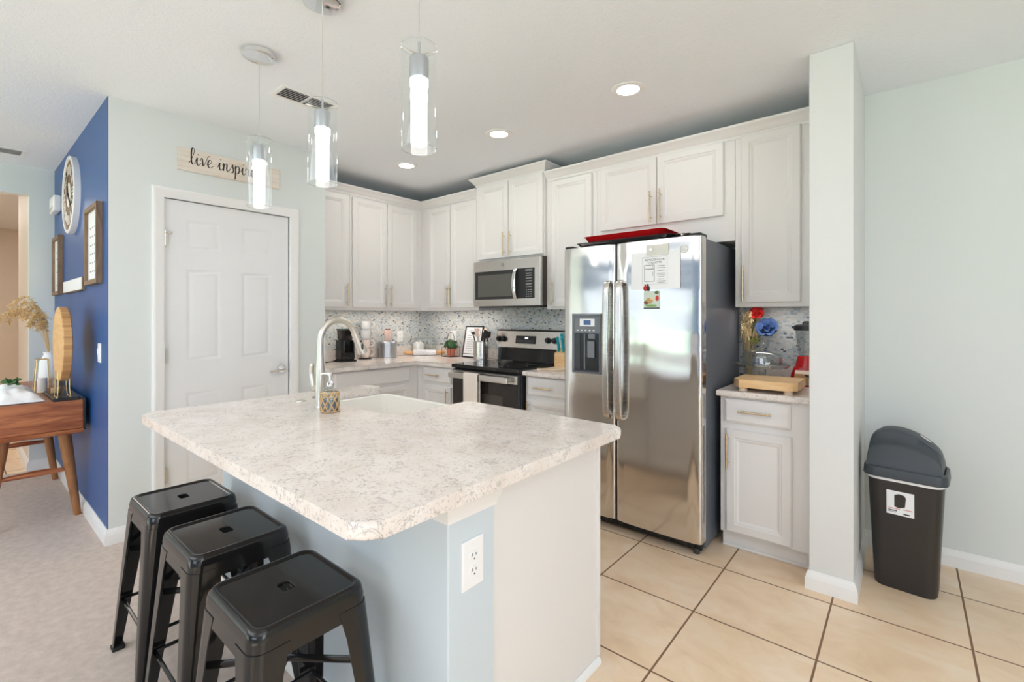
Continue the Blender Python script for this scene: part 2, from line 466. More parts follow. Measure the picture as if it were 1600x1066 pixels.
b = MB(); b.box(-2.62, -1.7, -3.04, -2.94, 0, H); struct('wall_hall_side', b, 'beige', smooth=0)
b = MB(); b.box(-6, -5.9, -5, -1.8, 0, H); b.box(-6, -1.7, -4.6, -4.5, 0, H); b.box(-6, -2.62, -1.9, -1.8, 0, H); b.box(-2.72, -2.62, -2.94, -1.9, 0, H)
struct('wall_hall_end', b, 'beige', smooth=0)
def holed(b, axis, p0, p1, u0, u1, z0, z1, holes):
    us = sorted({u0, u1} | {h[0] for h in holes} | {h[1] for h in holes}); zs = sorted({z0, z1} | {h[2] for h in holes} | {h[3] for h in holes})
    for a0, a1 in zip(us, us[1:]):
        for c0, c1 in zip(zs, zs[1:]):
            if any(h[0] <= a0 and a1 <= h[1] and h[2] <= c0 and c1 <= h[3] for h in holes): continue
            if axis == 'y': b.box(a0, a1, p0, p1, c0, c1)
            else: b.box(p0, p1, a0, a1, c0, c1)
b = MB(); holed(b, 'y', -7.3, -7.2, -1.7, 7.1, 0, H, [(-1.4, 1.6, 0, 2.05), (3.3, 5.9, .8, 2.1)]); struct('wall_front', b, 'slate', smooth=0)
b = MB(); holed(b, 'x', 7.0, 7.1, -7.2, -.03, 0, H, [(-4.8, -2.4, .8, 2.1)]); struct('wall_east', b, 'aqua', smooth=0)
def frame_y(name, y, x0, x1, z0, z1, mull):
    b = MB(); w = .05
    for q in (x0, x1-w): b.box(q, q+w, y-.05, y+.01, z0, z1)
    for q in mull: b.box(q-.03, q+.03, y-.05, y+.01, z0, z1)
    b.box(x0, x1, y-.05, y+.01, z1-w, z1); b.box(x0, x1, y-.05, y+.01, z0, z0+.03)
    struct(name, b, 'trim', smooth=0)
frame_y('door_2', -7.21, -1.4, 1.6, 0, 2.05, [.1])
frame_y('window_1', -7.21, 3.3, 5.9, .8, 2.1, [4.6])
b = MB()
for q in (-4.8, -2.45, -3.63): b.box(7.0, 7.06, q, q+.05, .8, 2.1)
for q in (.8, 2.05): b.box(7.0, 7.06, -4.8, -2.4, q, q+.05)
struct('window_2', b, 'trim', smooth=0)
b = MB(); b.box(-20, 20, -30, -7.3, -.12, -.06); struct('ground', b, 'lawn', smooth=0)

BB = [(0, 0), (.016, 0), (.016, .055), (.012, .06), (.012, .07), (.007, .078), (.004, .09), (0, .09)]
b = MB(); b.sweep([(3.819, -.50), (3.819, -.757), (3.998, -.757), (3.998, -.03), (6.99, -.03)], BB); struct('baseboard_right', b, 'trim')
b = MB(); b.sweep([(-1.6, -2.882), (.62, -2.882), (.62, -2.674)], BB); struct('baseboard_accent', b, 'trim')
b = MB(); b.sweep([(.62, -1.764), (.62, -1.545)], BB); struct('baseboard_pantry', b, 'trim')
b = MB(); b.sweep([(-2.62, -3.04), (-1.6, -3.04), (-1.6, -2.898)], BB); struct('baseboard_far', b, 'trim')

# pantry door
b = MB()
CAS = [(0, 0), (0, .011), (.008, .016), (.03, .017), (.044, .022), (.058, .02), (.064, .014), (.064, 0)]
b.sweep([(-2.611, 0), (-2.611, 2.082), (-1.828, 2.082), (-1.828, 0)], CAS, side=-1)
b.xf(Matrix(((0, 0, 1, .62), (1, 0, 0, 0), (0, 1, 0, 0), (0, 0, 0, 1))))
struct('trim_door_casing', b, 'trim')
b = MB()
DX, dy0, dy1, dz0, dz1 = .606, -2.607, -1.832, .012, 2.079
panels = [(u0, u1, z0, z1) for u0, u1 in ((-2.494, -2.280), (-2.162, -1.948)) for z0, z1 in ((.24, .843), (1.042, 1.645), (1.768, 1.966))]
us = [dy0, -2.494, -2.280, -2.162, -1.948, dy1]; zs = [dz0, .24, .843, 1.042, 1.645, 1.768, 1.966, dz1]
for a0, a1 in zip(us, us[1:]):
    for c0, c1 in zip(zs, zs[1:]):
        if any(abs(a0-p[0]) < 1e-6 and abs(c0-p[2]) < 1e-6 for p in panels):
            prof = [(0, 0), (.016, -.009), (.032, -.009), (.05, -.002)]
            L = []
            for i, o in prof:
                L.append([Vector((DX+o, u, z)) for u, z in ((a0+i, c0+i), (a1-i, c0+i), (a1-i, c1-i), (a0+i, c1-i))])
            b.loops(L, cap0=False)
        else:
            b.faces([(DX, a0, c0), (DX, a1, c0), (DX, a1, c1), (DX, a0, c1)], [(0, 1, 2, 3)])
bmesh.ops.remove_doubles(b.b, verts=b.b.verts, dist=1e-5)
for q in ((dy0, dy0, dz0, dz1), (dy1, dy1, dz0, dz1)):
    b.faces([(DX-.035, q[0], q[2]), (DX, q[0], q[2]), (DX, q[0], q[3]), (DX-.035, q[0], q[3])], [(0, 1, 2, 3)])
b.faces([(DX-.035, dy0, dz1), (DX, dy0, dz1), (DX, dy1, dz1), (DX-.035, dy1, dz1)], [(0, 1, 2, 3)])
b.faces([(DX-.035, dy0, dz0), (DX-.035, dy1, dz0), (DX-.035, dy1, dz1), (DX-.035, dy0, dz1)], [(0, 1, 2, 3)])
door = b.build('door_1', 'door', None, 30, 'structure')
for z in (1.83, 1.085, .33):
    b = MB(); b.cyl((.624, -2.609, z-.05), .007, .10); b.box(.612, .623, -2.624, -2.594, z-.045, z+.045); b.build('hinge', 'nickel', door)
b = MB(); b.cyl((DX, -1.886, .943), .033, .012, 'x', 28, .03); b.cyl((DX+.01, -1.886, .943), .011, .045, 'x', 16)
b.tube(smooth_path([(DX+.052, -1.880, .943), (DX+.058, -1.905, .945), (DX+.056, -1.95, .938), (DX+.054, -1.985, .930)]), [.010]*7+[.009]*6+[.008]*6, 10, True, .7)
b.build('door_handle', 'chrome', door)
b = MB(); b.box(.620, .624, -1.829, -1.818, .915, .975, .001); b.build('strike_plate', 'nickel', door)
b = MB(); b.cyl((.628, -2.63, 1.86), .005, .05, 'y', 12); b.cyl((.626, -2.605, 1.775), .006, .10); b.sphere((.628, -2.58, 1.865), .007); b.cyl((.628, -2.6, 1.862), .004, .03, 'y')
b.build('hinge_pin_stop', 'nickel', door)

# tiled splashback (skin on the two kitchen walls)
b = MB(); b.box(0, .006, -1.546, -.006, 1.013, 1.392); struct('wall_tile_side', b, 'mosaic', smooth=0)
b = MB(); b.box(.0, 3.819, -.006, 0, .88, 1.60); struct('wall_tile_back', b, 'mosaic', smooth=0)

# ------------------------------------------------------------------ cabinets
DOORP = [(0, 0), (0, .016), (.004, .020), (.044, .020), (.050, .0155), (.056, .0155), (.068, .0085)]
DRAWP = [(0, 0), (0, .012), (.014, .020)]
def pull(parent, face, plane, p, q):
    """bar pull from (u,z) p to q"""
    P = (lambda u, z, o: Vector((u, plane-o, z))) if face == '-y' else (lambda u, z, o: Vector((plane+o, u, z))) if face == '+x' else (lambda u, z, o: Vector((u, plane+o, z)))
    b = MB(); b.tube([P(p[0], p[1], .030), P(q[0], q[1], .030)], .0058, 10)
    for t in (.16, .84):
        u, z = p[0]+(q[0]-p[0])*t, p[1]+(q[1]-p[1])*t
        b.tube([P(u, z, 0), P(u, z, .030)], .0042, 8)
    return b.build('handle', 'brass', parent)
def cab_door(t, face, plane, u0, u1, z0, z1, h=None):
    b = MB(); b.front(face, plane, u0, u1, z0, z1, DOORP); d = b.build('door', 'cabinet', t, 25)
    if h: pull(d, face, plane+(-.02 if face == '-y' else .02), *h)
def cab_drawer(t, face, plane, u0, u1, z0, z1, h=None):
    b = MB(); b.front(face, plane, u0, u1, z0, z1, DRAWP); d = b.build('drawer', 'cabinet', t, 25)
    if h: pull(d, face, plane+(-.02 if face == '-y' else .02), *h)

WC = 'wall cabinets'; BC = 'base cabinets'
zb, zt = 1.392, 2.445
t = T('wall_cabinet', 'pale wall cabinet showing one door, between pantry wall and the coffee maker end', 'cabinet', (0, -1.352, zb), WC)
b = MB(); b.box(0, .34, -1.543, -1.16, zb, zt); b.build('body', 'cabinet', t, 0)
cab_door(t, '+x', .34, -1.53, -1.183, 1.416, 2.415, ((-1.205, 1.425), (-1.205, 1.63)))
t = T('wall_cabinet', 'pale two-door wall cabinet above the galvanised canister, next to the inside corner', 'cabinet', (0, -.76, zb), WC)
b = MB(); b.box(0, .34, -1.158, -.0, zb, zt); b.build('body', 'cabinet', t, 0)
cab_door(t, '+x', .34, -1.139, -.774, 1.416, 2.415, ((-.797, 1.425), (-.797, 1.635)))
cab_door(t, '+x', .34, -.768, -.416, 1.416, 2.415, ((-.738, 1.425), (-.738, 1.635)))
t = T('wall_cabinet', 'pale two-door wall cabinet above the potted plant, between corner and microwave', 'cabinet', (.75, 0, zb), WC)
b = MB(); b.box(.342, 1.166, -.34, -.007, zb, zt); b.build('body', 'cabinet', t, 0)
cab_door(t, '-y', -.34, .464, .789, 1.416, 2.415, ((.757, 1.427), (.757, 1.633)))
cab_door(t, '-y', -.34, .797, 1.153, 1.416, 2.415, ((.803, 1.427), (.803, 1.633)))
t = T('wall_cabinet', 'short two-door wall cabinet above the microwave, raised higher than its neighbours', 'cabinet', (1.54, 0, 1.83), WC)
b = MB(); b.box(1.168, 1.936, -.375, -.007, 1.826, 2.53); b.build('body', 'cabinet', t, 0)
cab_door(t, '-y', -.375, 1.215, 1.560, 1.842, 2.505, ((1.525, 1.855), (1.525, 2.06)))
cab_door(t, '-y', -.375, 1.568, 1.930, 1.842, 2.505, ((1.60, 1.855), (1.60, 2.06)))
t = T('wall_cabinet', 'tall narrow wall cabinet with one door between microwave and fridge', 'cabinet', (2.16, 0, zb), WC)
b = MB(); b.box(1.938, 2.40, -.34, -.007, zb, zt); b.build('body', 'cabinet', t, 0)
cab_door(t, '-y', -.34, 1.99, 2.362, 1.41, 2.422, ((2.008, 1.425), (2.008, 1.635)))
t = T('wall_cabinet', 'wide short two-door wall cabinet above the steel fridge', 'cabinet', (2.88, 0, 1.8), WC)
b = MB(); b.box(2.402, 3.372, -.34, -.007, 1.806, zt); b.build('body', 'cabinet', t, 0)
cab_door(t, '-y', -.34, 2.44, 2.870, 1.967, 2.432, ((2.836, 1.98), (2.836, 2.195)))
cab_door(t, '-y', -.34, 2.876, 3.307, 1.967, 2.432, ((2.905, 1.98), (2.905, 2.20)))
t = T('wall_cabinet', 'tall single-door wall cabinet between fridge and column, above the blender', 'cabinet', (3.6, 0, zb), WC)
b = MB(); b.box(3.374, 3.818, -.34, -.007, zb, zt); b.build('body', 'cabinet', t, 0)
cab_door(t, '-y', -.34, 3.410, 3.724, 1.417, 2.435, ((3.424, 1.425), (3.424, 1.64)))

CROWN = [(0, 2.43), (.004, 2.43), (.006, 2.447), (.014, 2.452), (.022, 2.466), (.034, 2.482), (.046, 2.49), (.05, 2.497), (.05, 2.506), (0, 2.506)]
b = MB(); b.sweep([(.342, -1.543), (.342, -.342), (1.166, -.342)], CROWN, 1); struct('trim_crown_corner', b, 'cabinet')
CR2 = [(o, z+.078) for o, z in CROWN]
b = MB(); b.sweep([(1.168, -.01), (1.168, -.377), (1.936, -.377), (1.936, -.01)], CR2, 1); struct('trim_crown_range', b, 'cabinet')
b = MB(); b.sweep([(1.938, -.342), (3.817, -.342)], CROWN, 1); struct('trim_crown_fridge', b, 'cabinet')

# base cabinets
def base(label, x0, x1, y0, y1, face, toe=True):
    t = T('base_cabinet', label, 'cabinet', ((x0+x1)/2, (y0+y1)/2, 0), BC)
    b = MB(); b.box(x0, x1, y0, y1, .098, .876); b.build('body', 'cabinet', t, 0)
    b = MB()
    if face == '-y':
        b.box(x0, x1, y0+.045, y1, 0, .098); b.box(x0, x1, y0+.033, y0+.045, 0, .018, .005)
    elif face == '+x': b.box(x0, x1-.045, y0, y1, 0, .098)
    else: b.box(x0, x1, y0, y1-.06, 0, .098)
    b.build('toe_kick', 'cabinet', t, 0)
    return t
t = base('base cabinet under coffee maker and canister, with wide handleless false drawer', .001, .60, -1.543, -.602, '+x')
cab_drawer(t, '+x', .60, -1.46, -.702, .727, .862)
cab_door(t, '+x', .60, -1.46, -1.085, .115, .698); cab_door(t, '+x', .60, -1.078, -.702, .115, .698)
t = base('narrow base cabinet between the inside corner and the range', .001, 1.160, -.60, -.007, '-y')
cab_drawer(t, '-y', -.60, .702, 1.085, .728, .862, ((.772, .795), (.948, .795)))
cab_door(t, '-y', -.60, .702, 1.085, .115, .699, ((1.05, .50), (1.05, .685)))
t = base('base cabinet between range and fridge, beside the towel', 1.925, 2.412, -.60, -.007, '-y')
cab_drawer(t, '-y', -.60, 1.945, 2.39, .728, .868, ((2.02, .795), (2.19, .795)))
cab_door(t, '-y', -.60, 1.945, 2.39, .115, .700, ((1.97, .50), (1.97, .685)))
t = base('base cabinet with one drawer and door between fridge and column', 3.362, 3.818, -.60, -.007, '-y')
cab_drawer(t, '-y', -.60, 3.384, 3.718, .731, .865, ((3.462, .802), (3.632, .802)))
cab_door(t, '-y', -.60, 3.395, 3.722, .112, .692, ((3.407, .47), (3.407, .67)))

# worktops
def worktop(label, poly, splash, org):
    t = T('worktop', label, 'worktop', org, 'quartz worktops')
    b = MB(); b.prism(poly, .877, .914, bev=.011, seg=3, which='both'); b.build('slab', 'quartz', t, 50)
    if splash:
        b = MB()
        for q in splash: b.box(*q, .914, 1.013, .003, 1)
        b.build('upstand', 'quartz', t, 0)
worktop('L-shaped white quartz worktop running from pantry wall round corner to range', [(.008, -1.543), (.645, -1.543), (.645, -.645), (1.162, -.645), (1.162, -.008), (.008, -.008)],
        [(.007, .026, -1.543, -.008), (.027, 1.162, -.026, -.008)], (.3, -.3, .877))
worktop('short white quartz worktop between range and fridge', [(1.922, -.645), (2.415, -.645), (2.415, -.008), (1.922, -.008)], [(1.922, 2.415, -.026, -.008)], (2.17, -.3, .877))
worktop('small white quartz worktop under the wooden cutting board', [(3.348, -.64), (3.817, -.64), (3.817, -.008), (3.348, -.008)], [(3.348, 3.817, -.026, -.008)], (3.58, -.3, .877))

# ------------------------------------------------------------------ island
t = T('kitchen_island', 'pale grey island base carrying the big quartz top, outlet on its end', 'kitchen island', (2.48, -2.25, 0))
b = MB(); b.box(1.70, 3.28, -2.64, -2.462, 0, .876, .004, 1); b.build('knee_wall', 'island_paint', t, 30)
b = MB()
b.box(1.70, 1.72, -2.462, -1.86, .098, .876); b.box(3.245, 3.272, -2.462, -1.862, .0, .876); b.box(1.72, 3.245, -2.462, -2.30, .098, .876)
b.box(1.72, 1.785, -2.30, -1.86, .098, .876); b.box(2.535, 3.245, -2.30, -1.86, .098, .876); b.box(1.785, 2.535, -2.30, -1.86, .098, .60)
b.box(1.70, 3.245, -2.462, -1.92, 0, .098)
b.build('cabinet_body', 'cabinet', t, 0)
b = MB(); b.box(3.255, 3.282, -1.872, -1.855, .03, .876, .002, 1); b.build('corner_strip', 'cabinet', t)
b = MB(); b.sweep([(3.273, -2.462), (3.273, -1.858)], [(0, 0), (.016, 0), (.014, .012), (.006, .02), (0, .022)]); b.build('shoe_moulding', 'trim', t)
IC = [(0, .795), (.004, .795), (.006, .812), (.014, .822), (.018, .842), (.030, .858), (.034, .876), (0, .876)]
b = MB(); b.sweep([(3.16, -2.64), (3.28, -2.64), (3.28, -2.462), (3.27, -2.462)], IC); b.build('crown_moulding', 'trim', t)
b = MB(); b.sweep([(1.70, -2.64), (3.28, -2.64)], BB); b.build('baseboard', 'trim', t)
for u0, u1 in ((1.72, 1.775), ):
    pass
for u0, u1, z1 in ((1.795, 2.155, .585), (2.163, 2.525, .585), (2.555, 3.235, .865)):
    b = MB(); b.front('+y', -1.86, u0, u1, .115, z1, DOORP); d = b.build('door', 'cabinet', t, 25)

# quartz top with the sink notch and rounded corners
def arc(cx, cy, r, a0, a1, n=6): return [(cx+r*math.cos(a0+(a1-a0)*i/n), cy+r*math.sin(a0+(a1-a0)*i/n)) for i in range(n+1)]
X0, X1, Y0, Y1 = 1.640, 3.362, -2.945, -1.815
NX0, NX1, NY = 1.787, 2.522, -2.275
poly = arc(X0+.05, Y0+.05, .05, PI, 1.5*PI)+arc(X1-.05, Y0+.05, .05, 1.5*PI, 2*PI)+arc(X1-.035, Y1-.035, .035, 0, PI/2)
poly += arc(NX1+.02, Y1-.02, .02, PI/2, PI)+arc(NX1-.05, NY+.05, .05, 0, -PI/2)+arc(NX0+.05, NY+.05, .05, -PI/2, -PI)+arc(NX0-.02, Y1-.02, .02, 0, PI/2)
poly += arc(X0+.035, Y1-.035, .035, PI/2, PI)
b = MB(); b.prism(poly, .876, .914, bev=.012, seg=4)
o = b.build('island_worktop', 'quartz', None, 50); tag(o, 'large white quartz island top with dark flecks and rounded edges', 'worktop', org=(2.5, -2.38, .876))

t = T('farmhouse_sink', 'white apron-front sink set into the island top behind the soap bottle', 'sink', (2.155, -2.03, .6))
b = MB()
ox0, ox1, oy0, oy1 = 1.789, 2.520, -2.294, -1.785
outer = rrect(ox1-ox0, oy1-oy0, .02, 4, (ox0+ox1)/2, (oy0+oy1)/2)
inn = lambda g, r: rrect(ox1-ox0-2*g, oy1-oy0-2*g, r, 4, (ox0+ox1)/2, (oy0+oy1)/2)
ring = lambda P, z: [Vector((x, y, z)) for x, y in P]
b.loops([ring(outer, .61), ring(outer, .86), ring(inn(.004, .02), .872), ring(inn(.018, .03), .874), ring(inn(.026, .03), .868), ring(inn(.030, .04), .66), ring(inn(.06, .04), .635)])
b.build('basin', 'ceramic', t, 50)
b = MB(); b.lathe([(.0, .637), (.03, .637), (.04, .640), (.042, .636)], (2.155, -2.05, 0), 24, cap=False); b.build('drain', 'steel', t)

# faucet
t = T('kitchen_faucet', 'brushed nickel gooseneck faucet standing behind the sink', 'faucet', (2.118, -2.375, .914), local=True)
b = MB(); b.lathe([(.024, 0), (.0245, .006), (.022, .01), (.021, .09), (.0195, .16), (.0165, .225), (.0155, .235)], seg=28); b.build('body', 'nickel', t)
pts = [(0, 0, .232), (0, 0, .27)]
R = .091
for i in range(0, 15):
    an = PI-i*(PI*.90)/14
    pts.append((0, R+R*math.cos(an), .305+R*1.08*math.sin(an)))
b = MB(); b.tube(pts, .0148, 14); b.build('spout', 'nickel', t)
e = Vector(pts[-1]); d = (Vector(pts[-1])-Vector(pts[-2])).normalized()
d = Vector((0, .42, -.91)).normalized()
b = MB(); b.tube([e-d*.005, e, e+d*.03, e+d*.07, e+d*.105, e+d*.108], [.0155, .0165, .018, .021, .0235, .020], 16); w = b.build('spray_head', 'nickel', t)
s_ = e+d*.055
b = MB(); b.sphere((s_.x+.019, s_.y, s_.z+.012), .006); b.sphere((s_.x+.020, s_.y+.006, s_.z-.014), .008, (.6, .8, 2)); b.build('spray_button', 'dark_grey', w)
b = MB(); b.cyl((-.052, 0, .085), .017, .034, 'x', 18)
b.tube(smooth_path([(-.05, 0, .088), (-.058, -.004, .115), (-.066, -.006, .15), (-.06, -.008, .20)]), [.013]*6+[.012]*6+[.011]*6+[.007], 10, True, .8); b.build('lever_handle', 'nickel', t)

b = MB(); b.lathe([(.0, .009), (.008, .009), (.014, .007), (.024, .004), (.025, 0)], seg=24, cap=True)
o = b.build('sink_hole_cover', 'nickel'); o.location = (1.889, -2.354, .9141); tag(o, 'small round metal hole cover set in the island top', 'hole cover')

t = T('soap_dispenser', 'glass soap bottle in a woven cane sleeve with chrome pump', 'soap dispenser', (2.243, -2.395, .9142), local=True)
b = MB(); b.lathe([(.030, 0), (.036, .003), (.037, .02), (.037, .078), (.034, .09), (.024, .102), (.014, .108), (.013, .114)], seg=28); b.build('bottle', 'glass_dim', t)
b = MB(); b.lathe([(.029, .004), (.034, .006), (.034, .055), (.03, .056)], seg=24); b.build('liquid_soap', 'navy_glass', t)
b = MB()
for k in range(9):
    for sg in (1, -1):
        pts = []
        for i in range(9):
            an = 2*PI*k/9+sg*i*.13; z = .006+i*.0098
            pts.append((.0385*math.cos(an), .0385*math.sin(an), z))
        b.tube(pts, .0026, 5)
for z in (.005, .086): b.tube([(.0385*math.cos(2*PI*i/24), .0385*math.sin(2*PI*i/24), z) for i in range(24)], .003, 5, closed=True)
b.build('cane_sleeve', 'cane', t)
b = MB(); b.lathe([(.0145, .112), (.0155, .114), (.0155, .128), (.009, .131), (.005, .133), (.005, .158), (.011, .16), (.012, .172), (.004, .174)], seg=18)
b.tube([(0, 0, .166), (-.03, -.018, .167), (-.035, -.021, .160)], .0042, 8); b.build('pump', 'chrome', t)

def outlet(label, loc, face, kind='outlet', w=.073, h=.118):
    t = T('wall_outlet' if kind == 'outlet' else 'light_switch', label, 'outlet' if kind == 'outlet' else 'light switch', loc, local=True)
    m = Matrix() if face == '-y' else Matrix.Rotation(PI/2, 4, 'Z')
    b = MB(); b.front('-y', 0, -w/2, w/2, -h/2, h/2, [(0, 0), (0, .003), (.004, .006), (.006, .006)]); b.xf(m); p = b.build('cover_plate', 'white', t)
    if kind == 'outlet':
        for z in (.0205, -.0205):
            b = MB(); L = [Vector((.0165*math.cos(q), 0, z+.0155*math.sin(q))) for q in [2*PI*i/20 for i in range(20)]]
            b.loops([[v+Vector((0, -.006, 0)) for v in L], [v+Vector((0, -.0085, 0)) for v in L]]); b.xf(m); r = b.build('receptacle', 'white', t)
            b = MB()
            for x, hh in ((-.0065, .008), (.0065, .0065)): b.box(x-.0012, x+.0012, -.0089, -.0083, z+.001, z+.001+hh)
            b.cyl((0, -.0089, z-.0075), .0024, .0007, 'y', 10); b.xf(m); b.build('slot', 'dark_grey', r)
    else:
        b = MB(); b.box(-.017, .017, -.009, -.006, -.033, .033, .001); b.box(-.012, .012, -.013, -.009, -.01, .028, .002); b.xf(m); b.build('rocker', 'white', t)
    return t
outlet('white double outlet on the end of the kitchen island', (3.2805, -2.553, .664), '+x', w=.083, h=.132)
outlet('blank white outlet plate on the tiled side wall above canister', (.0065, -.365, 1.117), '+x')
outlet('white outlet plate on back splash tile behind the potted plant', (.470, -.0065, 1.12), '-y')
outlet('white rocker switch on the navy accent wall', (.40, -2.8825, 1.11), '-y', 'switch')

# ------------------------------------------------------------------ fridge
FY = -.825
t = T('refrigerator', 'stainless side-by-side refrigerator with ice dispenser and notes on its door', 'refrigerator', (2.875, -.42, 0))
b = MB(); b.box(2.430, 3.322, -.745, -.06, .03, 1.775, .006, 2); b.build('body', 'fridge_side', t)
def fridge_door(name, x0, x1):
    b = MB(); n = 14; r = .016
    pl = []
    for i in range(n+1):
        u = i/n; x = x0+r+(x1-x0-2*r)*u
        pl.append((x, FY-.006*(1-(2*u-1)**2)+.0))
    pl = [(x0, -.752), (x0, FY+r)]+[(x0+r-r*math.cos(q), FY+r-r*math.sin(q)) for q in (.5, 1.05)]+pl+[(x1-r+r*math.sin(q), FY+r-r*math.cos(q)) for q in (.5, 1.05)]+[(x1, FY+r), (x1, -.752)]
    return pl
b = MB(); b.prism(fridge_door('l', 2.425, 2.803), .075, 1.782, bev=.006, seg=2)
dl = b.build('freezer_door', 'fridge_steel', t, 35)
b = MB(); b.prism(fridge_door('r', 2.811, 3.327), .075, 1.782, bev=.006, seg=2)
dr = b.build('fresh_food_door', 'fridge_steel', t, 35)
b = MB(); b.box(2.803, 2.811, -.80, -.752, .08, 1.775); b.build('door_gasket', 'black', t, 0)
def fridge_handle(x, par):
    b = MB(); L = []
    prof = [(.0, .705), (.030, .712), (.046, .74), (.052, .82), (.058, 1.12), (.052, 1.43), (.044, 1.52), (.028, 1.545), (0, 1.548)]
    P = smooth_path([(0, -o, z) for o, z in prof], 4)
    for i, p in enumerate(P):
        q = P[min(i+1, len(P)-1)]-P[max(i-1, 0)]; q.normalize(); nn = Vector((0, q.z, -q.y))
        w, th = .0195, .0085
        L.append([Vector((x+sx_*w*a_, FY, 0))+p+nn*th*c_ for sx_, a_, c_ in ((-1, 1, -.4), (-1, .6, -1), (1, .6, -1), (1, 1, -.4), (1, 1, 1), (-1, 1, 1))])
    b.loops(L); return b.build('handle', 'steel', par, 50)
fridge_handle(2.766, dl); fridge_handle(2.848, dr)
# dispenser
b = MB(); z0, z1 = .965, 1.352
b.front('-y', FY-.006, 2.498, 2.716, z0, z1, [(0, 0), (0, .006), (.006, .011), (.014, .011), (.019, .004), (.019, -.004)]); dp = b.build('dispenser', 'mid_grey', dl, 30)
b = MB(); b.box(2.516, 2.700, FY-.0135, FY-.004, 1.225, 1.335, .003); b.build('control_panel', 'mid_grey', dp)
b = MB(); b.box(2.558, 2.668, FY-.0155, FY-.012, 1.27, 1.318, .002); b.build('display_bezel', 'white', dp)
b = MB(); b.box(2.588, 2.640, FY-.0165, FY-.015, 1.279, 1.309); b.build('display', plain('blue_display', S(70, 96, 150), .2), dp, 0)
b = MB()
for k in range(5): b.box(2.535+k*.03, 2.548+k*.03, FY-.0145, FY-.013, 1.24, 1.248)
b.build('button', 'offwhite', dp, 0)
b = MB()
b.box(2.517, 2.700, FY-.0115, FY-.009, .985, 1.222); b.build('niche', 'black', dp, 0)
b = MB(); b.box(2.519, 2.56, FY-.0145, FY-.0115, .99, 1.22, .002); b.build('niche_wall', 'dark_grey', dp)
b = MB(); b.box(2.590, 2.60, FY-.018, FY-.011, .99, 1.22, .002); b.box(2.625, 2.675, FY-.022, FY-.011, 1.19, 1.222, .004); b.box(2.62, 2.672, FY-.026, FY-.016, 1.07, 1.175, .004, m=None); b.build('lever', 'mid_grey', dp)
b = MB(); b.box(2.52, 2.698, FY-.024, FY-.008, .979, .989, .002)
for k in range(8): b.box(2.53+k*.02, 2.54+k*.02, FY-.0245, FY-.02, .9885, .9905)
b.build('drip_tray', 'dark_grey', dp)
b = MB(); b.box(2.44, 3.31, -.775, -.74, .02, .072, .003)
for k in range(24): b.box(2.47+k*.034, 2.49+k*.034, -.779, -.774, .03, .06)
b.build('toe_grille', 'black', t)
for x in (2.47, 3.28):
    b = MB(); b.cyl((x, -.765, .0), .018, .03); b.build('levelling_foot', 'dark_grey', t)
for x in (2.455, 3.288):
    b = MB(); b.box(x-.03, x+.03, -.81, -.70, 1.776, 1.80, .006); b.build('hinge_cover', 'black', t)
def badge(par, x, z, y, r):
    b = MB(); b.cyl((x, y+.001, z), r, -.003, 'y', 28); bd = b.build('badge', 'nickel', par, 40)
    b = MB(); b.tube([(x+r*.86*math.cos(2*PI*i/28), y-.0025, z+r*.86*math.sin(2*PI*i/28)) for i in range(28)], r*.05, 5, closed=True)
    tb = lambda P: b.tube([(x+r*px, y-.0025, z+r*pz) for _, px, pz in smooth_path([(0, *q) for q in P], 5)], r*.05, 5)
    tb([(-.02, .40), (-.25, .50), (-.52, .25), (-.55, -.15), (-.32, -.45), (-.08, -.25), (-.10, -.02), (-.28, -.02)])
    tb([(.52, .40), (.28, .50), (.14, .28), (.34, .06), (.12, -.12), (.16, -.42), (.42, -.46), (.58, -.28)])
    b.build('emblem', 'dark_grey', bd)
badge(dr, 3.233, 1.712, FY-.0045, .024)

PY = FY-.0065
t = T('paper_note', 'white printed fridge etiquette sheet held on the right steel door', 'note', (3.065, PY, 1.6))
b = MB(); b.box(2.916, 3.213, PY-.0012, PY-.0002, 1.493, 1.712); b.build('sheet', 'paper', t, 0)
b = MB()
y0 = PY-.0013
def rectline(b, x0, x1, z0, z1, w, y):
    b.box(x0, x1, y-.0004, y, z0, z0+w); b.box(x0, x1, y-.0004, y, z1-w, z1); b.box(x0, x0+w, y-.0004, y, z0, z1); b.box(x1-w, x1, y-.0004, y, z0, z1)
rectline(b, 2.987, 3.138, 1.522, 1.682, .0007, y0)
rectline(b, 2.999, 3.061, 1.538, 1.636, .0025, y0); b.box(2.999, 3.061, y0-.0004, y0, 1.610, 1.613)
b.box(3.050, 3.052, y0-.0004, y0, 1.57, 1.595); b.box(3.050, 3.052, y0-.0004, y0, 1.617, 1.628)
mm = lambda x, z: Matrix.Translation((x, y0, z)) @ Matrix.Rotation(PI/2, 4, 'X')
b.text('REFRIGERATOR', .0172, mm(3.0625, 1.659), .0002, 'CENTER'); b.text('ETIQUETTE', .0165, mm(3.0625, 1.643), .0002, 'CENTER')
random.seed(3)
for k, (z, n) in enumerate(((1.627, 1), (1.615, 2), (1.600, 1), (1.582, 1), (1.573, 2), (1.563, 2), (1.549, 2), (1.538, 2), (1.530, 1))):
    w = .018+.012*random.random(); b.box(3.102-w, 3.102+w, y0-.0004, y0, z, z+.0022)
b.build('print', 'ink', t, 0)
b = MB(); b.box(3.012, 3.147, PY-.004, PY-.0014, 1.69, 1.752, .001, 1)
o = b.build('magnetic_sheet', plain('frosted_clip', S(214, 212, 204), .4)); tag(o, 'small mottled grey card pinned above the etiquette sheet', 'magnet', org=(3.08, PY-.0014, 1.72))
b = MB(); L = []
for k in range(10):
    a_ = PI/2+2*PI*k/10; r = .014 if k % 2 == 0 else .006; L.append((3.042+r*math.cos(a_), 1.724+r*math.sin(a_)))
